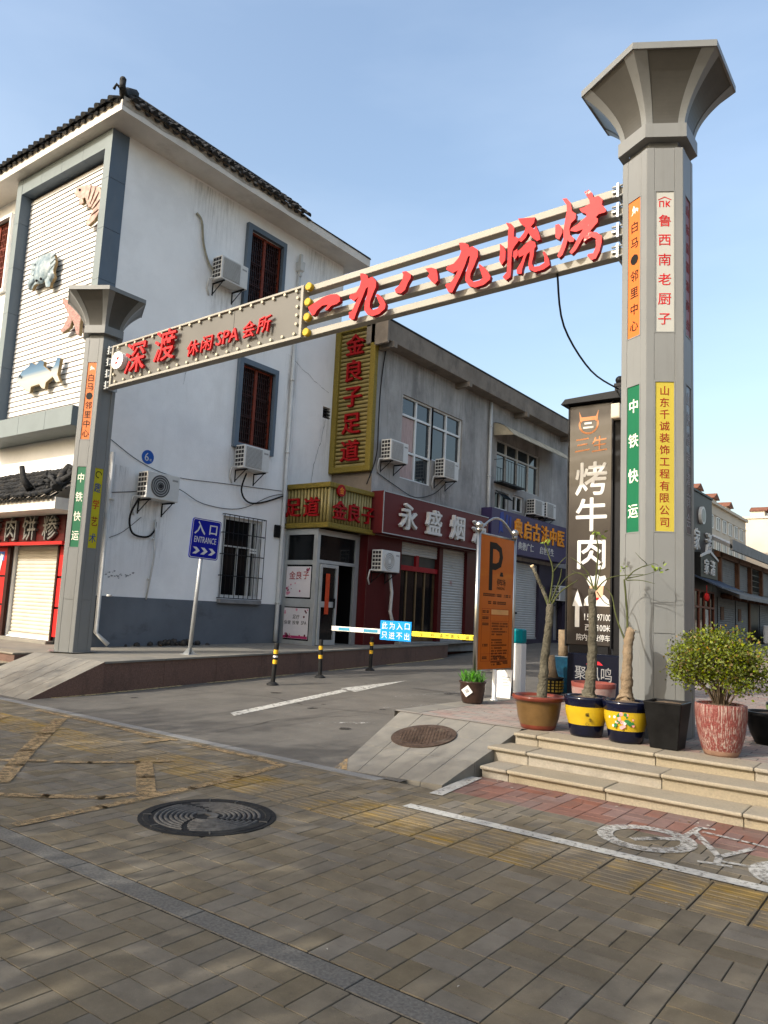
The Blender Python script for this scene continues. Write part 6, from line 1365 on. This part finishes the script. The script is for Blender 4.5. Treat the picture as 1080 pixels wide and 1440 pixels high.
# grass pot by the parking board
t, p = pot('dark brown pot of green grass with a white paper sticker beside the parking board', (-5.12, 8.95, TZ), [(.0001, 0, 0), (.12, 0, 0), (.14, .03, 0), (.168, .18, 0), (.17, .26, 0), (.185, .275, 0), (.183, .29, 0), (.155, .29, 0), (.15, .26, 0)], [mat('dark brown glaze', (.035, .02, .015), .2, .3, 6., coat=.4)], 'potted_grass', 'potted plant', soil_r=.155, soil_z=.265)
q = MB(); rd = random.Random(6)
for k in range(260):
    a = rd.uniform(0, 6.28); r_ = .14*math.sqrt(rd.random()); b = V3(-5.12+r_*cos(a), 8.95+r_*sin(a), TZ+.27); h_ = rd.uniform(.08, .19); l = V3(rd.gauss(0, .03), rd.gauss(0, .03), h_); e = V3(cos(a*3), sin(a*3), 0)*.004
    q.add([b-e, b+e, b+l*.6+e*.8, b+l+V3(l.x, l.y, 0)*.5, b+l*.6-e*.8], [(0, 1, 2, 3, 4)])
tag(q.build('grass_blades', mat('grass blade', (.06, .17, .025), .5, .3, 30., rnd=.3), t), kind='stuff')
a = radians(-78); fr_ = (V3(-sin(a), cos(a), 0), Z, V3(cos(a), sin(a), 0)); U2 = (fr_[0]*.75+Z*.6).normalized(); V2 = fr_[2].cross(U2)
q = MB(); O_ = V3(-5.12, 8.95, TZ+.17)+fr_[2]*.168; q.prism([(-.055, -.055), (.055, -.055), (.055, .055), (-.055, .055)], O_-fr_[0]*.02, U2, V2, fr_[2], .006); q.build('paper_sticker', let_w, p)
q = MB(); glyph(q, '福', O_-fr_[0]*.02+fr_[2]*.006, (U2, V2, fr_[2]), .05, .05, .001); q.build('sticker_print', txt_dk, p)
# pots farther back: blue pot with stump, basket pot with stump, big pot behind
t, p = pot('blue mottled square pot with a pale cut stump behind the bare trees', (-5.0, 11.6, TZ), [(.0001, 0, 0), (.17, 0, 0), (.205, .5, 0), (.215, .58, 0), (.185, .58, 0), (.18, .54, 0)], [mat('blue mottled glaze', (.004, .018, .04), .3, .5, 8., col2=(.008, .05, .085), coat=.2)], 'potted_stump', 'potted stump', soil_r=.18, soil_z=.55, sq=True)
q = MB(); q.tube([(-5.0, 11.6, .88), (-5.01, 11.6, 1.1), (-5.01, 11.6, 1.34)], [.085, .075, .078], 10); q.build('stump', bark2, t)
t, p = pot('black basket pattern pot with a short stump beside the blue pot', (-4.97, 11.1, TZ), [(.0001, 0, 0), (.13, 0, 0), (.165, .05, 0), (.175, .24, 0), (.19, .27, 0), (.16, .27, 0), (.15, .24, 0)], [mat('gold flecked black glaze', (.012, .011, .01), .3, .3, 8.)], 'potted_stump', 'potted stump', soil_r=.16, soil_z=.25)
q = MB()
for k in range(18):
    for j in range(4):
        a = 2*pi*k/18; r_ = .172+.003*j; fr_ = (V3(-sin(a), cos(a), 0), Z, V3(cos(a), sin(a), 0)); q.obox(V3(-4.97, 11.1, TZ+.075+.045*j)+fr_[2]*r_, fr_[0]*.017, Z*.014, fr_[2]*.006)
tag(q.build('basket_pattern', mat('old gold relief', (.22, .15, .03), .4, .3, 9.), p), kind='stuff')
q = MB(); q.tube([(-4.97, 11.1, .58), (-4.98, 11.1, .75), (-5.0, 11.1, .95)], [.12, .075, .07], 10); q.build('stump', bark2, t)
t, p = pot('wide pink and white worn pot behind the yellow pots', (-3.78, 9.75, TZ), [(.0001, 0, 0), (.2, 0, 0), (.25, .08, 0), (.275, .24, 0), (.278, .3, 1), (.285, .36, 1), (.255, .36, 1), (.25, .3, 1)], [mat('worn pink white glaze', (.27, .22, .2), .5, .2, 6., col2=(.2, .08, .07)), mat('brick red rim', (.16, .045, .035), .5, .2, 6.)], 'flower_pot', 'pot', soil_r=.255, soil_z=.31)

# ================================================================== BLACK ADVERTISING TOTEM
t = thing('sign_totem', 'tall black upright restaurant sign with white and orange characters behind the bare trees', 'sign', (-4.45, 11.4, TZ))
SY = 11.32; blk_s = mat('brown black sign face', (.033, .028, .025), .14, .06, 2., spec=.35)
q = MB(); q.box(-4.84, -4.14, SY, SY+.2, 1.13, 4.92); q.build('face_box', blk_s, t, .008)
q = MB(); q.box(-4.86, -4.84, SY-.012, SY+.22, 1.1, 4.95); q.box(-4.14, -4.12, SY-.012, SY+.22, 1.1, 4.95); q.build('edge_frame', blk_met, t)
q = MB(); q.prism([(-4.95, 4.94), (-3.98, 4.94), (-3.98, 5.06), (-4.88, 5.02)], (0, SY-.12, 0), X, Z, Y, .4); q.build('roof', blk_met, t)
q = MB(); q.box(-4.12, -4.0, SY+.04, SY+.16, TZ, 5.2); q.sph((-4.06, SY+.1, 5.28), .07, 12, 8); q.box(-4.13, -3.99, SY+.03, SY+.17, 5.17, 5.22); q.build('post', blk_met, t)
q = MB(); q.box(-4.13, -3.99, SY-.1, SY+.03, 4.62, 4.86); q.build('lantern', mat('pale lantern glass', (.55, .48, .36), .4), t, .01)
q = MB(); q.box(-4.8, -4.18, SY+.02, SY+.18, TZ, 1.13); q.build('base', blk_met, t)
cr_or = mat('peach print', (.5, .2, .08), .4); FYS = FY
q = MB()
n_ = 20
vs = [V3(-4.52+r_*cos(radians(a)), SY-.004, 4.60+r_*sin(radians(a))) for r_ in (.135, .165) for a in [160+220*k/n_ for k in range(n_+1)]]
q.add(vs, [(k, k+1, n_+2+k, n_+1+k) for k in range(n_)])
q.prism([(-4.66, 4.62), (-4.68, 4.82), (-4.64, 4.72), (-4.40, 4.72), (-4.36, 4.82), (-4.38, 4.62), (-4.42, 4.66), (-4.62, 4.66)], (0, SY, 0), X, Z, -Y, .004)
for a, b in (('三', -4.62), ('生', -4.34)): glyph(q, a, (b, SY, 4.27), (X+Z*.08, Z, -Y), .25, .25, .004, 1)
q.build('orange_mark', cr_or, t)
q = MB(); fbox(q, OY(SY), FY, -4.59, -4.47, 4.60, 4.63, 0, .005); fbox(q, OY(SY), FY, -4.61, -4.44, 4.53, 4.56, 0, .005)
q.build('logo_bars', let_w, t)
for c, z, x_ in (('烤', 3.72, -4.47), ('牛', 3.15, -4.46), ('肉', 2.56, -4.45)): q = MB(); glyph(q, c, (x_, SY, z), FY, .50, .52, .006, 2); q.build('letter', let_w, t)
q = MB(); q.prism([(-4.70, 1.40), (-4.63, 1.40), (-4.63, 1.72), (-4.585, 1.72), (-4.665, 1.98), (-4.745, 1.72), (-4.70, 1.72)], (0, SY, 0), X, Z, -Y, .004); q.build('arrow', let_w, t)
q = MB(); glyph(q, '158', (-4.47, SY, 1.56), FY, .16, .1, .004); glyph(q, '697100', (-4.26, SY, 1.56), FY, .25, .1, .004); q.build('phone_number', let_w, t); q = MB()
for c, x_ in (('西', -4.49), ('行', -4.385)): glyph(q, c, (x_, SY, 1.40), FY, .1, .1, .004)
glyph(q, '100', (-4.275, SY, 1.40), FY, .12, .095, .004); glyph(q, '米', (-4.185, SY, 1.40), FY, .09, .1, .004); q.build('lettering', let_w, t); q = MB()
for k, c in enumerate('院内免费停车'): glyph(q, c, (-4.63+k*.09, SY, 1.25), FY, .085, .1, .004)
q.build('lettering', let_w, t)
q = MB(); cx, cz = -4.36, 1.8      # plain cook picture
q.prism([(-.2, -.07), (-.19, .03), (-.12, .1), (.12, .1), (.19, .03), (.21, -.07)], (cx, SY, cz), X, Z, -Y, .003, 0); q.prism([(-.12, .24), (-.16, .32), (-.12, .4), (-.05, .38), (0, .42), (.06, .38), (.13, .4), (.16, .32), (.12, .24)], (cx, SY, cz), X, Z, -Y, .003, 0)
q.prism([(-.1, .08), (-.11, .24), (.11, .24), (.1, .08), (0, .04)], (cx, SY, cz), X, Z, -Y, .0045, 1); q.prism([(-.05, .06), (.05, .06), (.02, .02), (-.02, .02)], (cx, SY-.003, cz), X, Z, -Y, .003, 2)
q.build('cook_picture', [let_w, mat('skin print', (.6, .35, .22), .5), txt_rd], t)
t = thing('light_box', 'low dark navy light box with white characters below the black totem', 'sign', (-4.25, 10.9, TZ))
q = MB(); q.box(-4.63, -3.84, 10.88, 11.1, TZ, 1.02); q.build('box', mat('dark navy panel', (.0035, .005, .012), .3, .1, 2.), t, .012)
q = MB()
txt_gl2 = mat('dull silver print', (.2, .2, .2), .5)
for c, x_ in (('聚', -4.42), ('凤', -4.22), ('鸣', -4.03)): q = MB(); glyph(q, c, (x_, 10.88, .74), (X, Z, -Y), .17, .2, .003, 0); q.build('letter', txt_gl2, t)
q = MB(); q.prism([(-4.34, .87), (-4.25, .93), (-4.14, .92), (-4.08, .87)], (0, 10.88, 0), X, Z, -Y, .002); q.build('red_patch', mat('red print patch', (.4, .02, .03), .5), t)
wire('cable', 'black cable hanging from the gateway beam to the totem post', [(-3.72, 8.25, 5.7), (-3.95, 9.0, 5.32), (-4.05, 10.2, 5.08), (-4.06, SY+.02, 5.12)], .014)
# ================================================================== FAR SIDE OF THE LANE
XB = -10.0
t = b3 = thing('dark_shop', 'dark brown shop building with white characters and a round emblem behind the pillar', 'building', (XB, 36, .6))
dkb = mat('dark brown cladding', (.038, .03, .029), .45, .15, 2.)
g = MB(); g.box(-18, XB, 31.5, 42.2, .5, 8.15); g.build('wall', dkb, t)
g = MB(); g.box(-18.1, XB+.06, 31.4, 42.25, 8.15, 8.25); g.build('coping', blk_met, t)
FB = OX(XB)
g = MB(); g.disc((XB, 39.95, 7.05), *FX, .45, .14, 24); g.build('round_emblem', let_w, t); g = MB(); g.disc((XB+.14, 39.95, 7.05), *FX, .34, .01, 20); g.build('emblem_mark', let_g, t)
for c, y in (('家', 38.9), ('渚', 41.2)):
    g = MB(); glyph(g, c, (XB, y, 5.75), FX, .95, 1.05, .12, 1); g.build('letter', let_w, t)
g = MB(); fbox(g, FB, FX, 38.7, 42.0, 3.9, 5.1, 0, .3); g.build('sign_box', blk_met, t); g = MB()
for k, c in enumerate('家渚'): glyph(g, c, (XB+.3, 39.7+k*1.2, 4.45), FX, .8, .75, .06, 1)
g.prism([(38.6, 4.95), (40.3, 5.35), (42.0, 4.95), (42.0, 4.85), (40.3, 5.2), (38.6, 4.85)], OX(XB+.3), *FX, .06); g.build('sign_lettering', let_w, t)
g = MB(); g.add([(XB, 38.5, 4.0), (XB, 43.2, 4.0), (XB+1.3, 43.2, 3.4), (XB+1.3, 38.5, 3.4), (XB, 38.5, 3.93), (XB, 43.2, 3.93), (XB+1.3, 43.2, 3.33), (XB+1.3, 38.5, 3.33)], [(0,1,2,3), (7,6,5,4), (2,6,7,3), (1,5,6,2), (0,3,7,4)]); g.build('awning', mat('blue grey awning', (.04, .055, .085), .5), t)
dk_wd = mat('reddish timber frame', (.16, .05, .03), .5, .2, 4.)
g = MB(); fbox(g, FB, FX, 38.3, 42.1, .6, 3.3, .01, .03); g.build('shopfront', glass_dk, t); g = MB()
for a in (38.3, 39.2, 40.2, 41.2, 42.05): fbox(g, FB, FX, a, a+.12, .6, 3.3, .03, .1)
for z in (.6, 2.4, 3.2): fbox(g, FB, FX, 38.3, 42.1, z, z+.1, .03, .098)
g.build('timber_frame', dk_wd, t); g = MB(); fbox(g, FB, FX, 40.35, 41.1, .8, 2.35, .035, .05); g.build('door_pane', glass('pale door pane', (.35, .38, .38), .2), t)
g = MB(); g.sph((XB+.6, 38.55, 2.9), .13, 10, 7, 0, 1.6); g.tube([(XB+.6, 38.55, 3.1), (XB+.6, 38.55, 3.45)], .015, 5); tag(g.build('lantern', mat('red lantern cloth', (.45, .02, .02), .6)), 'red lantern hanging at the dark shop door', 'lantern')

t = thing('old_shop_row', 'old grey two storey shop row with brown timber frames at the right', 'building', (XB, 50, .6))
gry = mat('grey siding', (.17, .165, .155), .8, .12, 1.5, stretch=(1, 1, 6)); sft = mat('grey fascia sheet', (.21, .205, .195), .7, .15, 2.)
g = MB(); g.box(-18, XB, 42.3, 75, .5, 5.6); g.add([(XB, 42.3, 5.6), (-14, 42.3, 7.6), (-18, 42.3, 5.6)], [(0, 1, 2)]); g.build('wall', gry, t)
g = MB(); g.add([(XB+1.0, 42.1, 5.55), (XB+1.0, 75, 5.55), (-14, 75, 8.1), (-14, 42.1, 8.1), (XB+1.0, 42.1, 5.75), (XB+1.0, 75, 5.75), (-14, 75, 8.3), (-14, 42.1, 8.3)], [(3,2,1,0), (4,5,6,7), (0,1,5,4), (0,4,7,3)]); g.build('roof', sft, t)
g = MB(); g.box(XB+.9, XB+1.02, 42.1, 75, 5.5, 6.05); g.build('fascia', sft, t)
tim = mat('brown timber', (.12, .058, .033), .7, .2, 3.)
shm = mat('dull grey shutter', (.16, .16, .155), .6, .1, 2.)
k = 0; y = 43.0
while y < 70:
    w_ = 3.4 if k % 3 else 4.2
    g = MB(); fbox(g, FB, FX, y, y+.28, 3.6, 5.5, 0, .25); g.build('timber_post', tim, t)
    if k % 3 == 2:
        g = MB(); fbox(g, FB, FX, y+.3, y+w_-.1, 3.75, 5.2, .01, .05); wq = g.build('window', glass_dk, t); g = MB()
        for j in range(9): fbox(g, FB, FX, y+.3+j*(w_-.4)/9, y+.36+j*(w_-.4)/9, 3.75, 5.2, .05, .1)
        for j in range(5): fbox(g, FB, FX, y+.3, y+w_-.1, 3.75+j*.35, 3.8+j*.35, .05, .099)
        tag(g.build('lattice', blk_met, wq), kind='stuff')
    else:
        g = MB(); fbox(g, FB, FX, y+.3, y+w_-.1, 3.7, 5.25, .01, .03); s_ = g.build('roller_shutter', blk_met, t); shutter(s_, FB, FX, y+.3, y+w_-.1, 3.7, 5.25, .03, shm, .12)
    g = MB(); fbox(g, FB, FX, y+.1, y+w_-.3, .6, 3.1, .01, .03); s_ = g.build('roller_shutter' if k % 3 < 2 else 'doorway', blk_met, t)
    if k % 3 < 2: shutter(s_, FB, FX, y+.1, y+w_-.3, .6, 3.1, .03, shm, .12)
    else:
        g = MB(); fbox(g, FB, FX, y+.1, y+.4, .6, 3.1, .03, .12); g.build('door_frame', tim, s_)
    if k in (0, 1): g = MB(); fbox(g, FB, FX, y+.6, y+1.3, 1.9, 2.6, .06, .09); g.build('notice', tim, t)
    y += w_; k += 1
g = MB(); g.box(XB, XB+.25, 42.6, 75, 5.2, 5.5); g.build('timber_beam', tim, t)
g = MB(); g.add([(XB, 43.2, 3.65), (XB, 75, 3.65), (XB+1.1, 75, 3.25), (XB+1.1, 43.2, 3.25), (XB, 43.2, 3.5), (XB, 75, 3.5), (XB+1.1, 75, 3.05), (XB+1.1, 43.2, 3.05)], [(0,1,2,3), (7,6,5,4), (2,6,7,3), (0,3,7,4)]); g.build('lower_canopy', sft, t)
for j in range(8): g = MB(); g.tube([(XB, 44.0+j*1.9, 3.2), (XB+.6, 44.0+j*1.9, 3.15)], .16, 6); g.build('beam_end', tim, t)
t = thing('condenser_unit', 'large white twin fan outdoor unit on the ground before the old shops', 'outdoor unit', (-9.2, 54.5, .62))
g = MB(); g.box(-9.5, -8.7, 52.5, 56.5, .62, 1.75); g.build('casing', white_p, t, .08, 2); g = MB()
for y in (53.5, 55.5): g.disc((-8.7, y, 1.2), *FX, .42, .03, 20)
g.build('fan_grille', ac_g, t)

def apartment(label, x, y0, y1, z1, wall_c, gable=False):
    t = thing('apartment_block', label, 'building', (x, y0, .6)); wm = mat('cream block wall' if not gable else 'beige block wall', wall_c, .85, .08, .3)
    g = MB(); g.box(x-14, x, y0, y1, .5, z1); g.build('wall', wm, t)
    trd = mat('red brown roof tile', (.16, .07, .045), .8, .2, .8)
    g = MB()
    g.box(x-14.2, x+.35, y0-.2, y1+.2, z1, z1+.35); rf_ = g.build('roof', wm, t)
    y = y0+1.5
    while y < y1-2:
        z = 2.0
        while z < z1-1.6:
            g = MB(); fbox(g, OX(x), FX, y, y+1.7, z, z+1.5, -.02, .05); wq = g.build('window', glass_bl, t); g = MB()
            for a, b, c_, d in ((y-.1, y, z-.1, z+1.6), (y+1.7, y+1.8, z-.1, z+1.6), (y, y+1.7, z-.12, z), (y, y+1.7, z+1.5, z+1.62), (y+.8, y+.9, z, z+1.5)): fbox(g, OX(x), FX, a, b, c_, d, 0, .12)
            g.build('frame', white_up, wq); z += 3.0
        y += 3.4
    for z in (3.7, 6.7, 9.7, 12.7, 15.7):
        if z < z1: g = MB(); g.box(x, x+.12, y0, y1, z, z+.18); g.build('floor_band', wm, t)
    for k in range(3):
        yy_ = y0+3+k*(y1-y0-7)/2.3; g = MB(); g.box(x-3.2, x-1.2, yy_, yy_+2.6, z1+.3, z1+1.6); g.prism([(yy_-.3, z1+1.6), (yy_+2.9, z1+1.6), (yy_+1.3, z1+2.4)], OX(x-3.4), Y, Z, X, 2.6, 1); g.build('dormer', [wm, trd], rf_)
    return t
def far(px, py, dist):      # a point seen at picture position px, py
    return None
apartment('cream apartment block with red tiled roof and dormers above the old shops', -24, 95, 121, 17.0, (.56, .48, .38))
apartment('beige apartment block with red roof farthest at the right edge', -22, 128, 165, 18.5, (.5, .44, .36), True)
t = thing('low_wall', 'low grey wall at the far end of the lane', 'wall', (-3, 66, .6)); g = MB(); g.box(-8.5, 8, 66, 66.3, .5, 1.9); g.build('wall', conc_wall, t); g = MB(); g.box(-8.5, 8, 65.95, 66.35, 1.9, 2.0); g.build('coping', stone_lt, t)

# ================================================================== RIGHT SIDE OF THE TERRACE (beyond the frame): unseen block added to shut off the sky from the lane
t = thing('added_terrace_block', 'unseen two storey brown brick block added right of the terrace to shut off sky', 'building', (4.2, 14, .35))
rb = mat('brown brick wall', (.16, .105, .08), .9, .15, 2.)
g = MB(); g.box(4.2, 16, 13.5, 46, .3, 8.2); g.build('wall', rb, t)
g = MB(); g.box(3.9, 16.2, 13.3, 46.2, 8.2, 8.5); g.build('roof_slab', conc_cor, t)
FN = (-Y, Z, -X)
for k in range(8):
    y = 15.5+k*3.8
    for z0, z1 in ((.5, 3.2), (5.0, 7.0)):
        g = MB(); fbox(g, OX(4.2), FN, -y-2.6, -y, z0, z1, .005, .04); w_ = g.build('window', glass_dk, t)
        g = MB()
        for a in (-y-2.6, -y-1.3, -y-.06): fbox(g, OX(4.2), FN, a, a+.06, z0, z1, .04, .08)
        g.build('frame', dk_wd, w_)

# ---- a few dry leaves and scraps blown along kerbs and steps
g = MB(); rd = random.Random(31)
def flake(x, y, z, s):
    a = rd.uniform(0, 6.28); d = V3(cos(a), sin(a), rd.uniform(-.1, .25)); e = V3(-sin(a), cos(a), rd.uniform(-.2, .2)); p = V3(x, y, z+.006)
    g.add([p-d*s, p+e*s*.45+Z*.004, p+d*s, p-e*s*.45+Z*.003], [(0, 1, 2, 3)], rd.choice((0, 0, 1)))
for k in range(30): flake(PE(8+k*.3)+rd.uniform(.05, .35), 8+k*.3, road_z(8+k*.3), rd.uniform(.012, .03))
for k in range(26): flake(rd.uniform(-3.5, .5), rd.uniform(6.3, 6.5), 0, rd.uniform(.01, .022))
for k in range(40): flake(rd.uniform(-9, 0), rd.uniform(2, 5.5), .002, rd.uniform(.006, .014))
for k in range(24): flake(rd.uniform(-13.4, -12.6), rd.uniform(9, 13.5), PZ(11)+.02, rd.uniform(.012, .03))
for k in range(16): flake(rd.uniform(-5.2, -3.8), rd.uniform(7.6, 9.5), TZ+.004, rd.uniform(.01, .02))
tag(g.build('leaf_litter', [mat('dry leaf', (.16, .1, .05), .8, .3, 30., rnd=.3), mat('pale scrap', (.35, .33, .28), .8)]), 'scattered dry leaves and scraps on the ground', 'litter', kind='stuff')
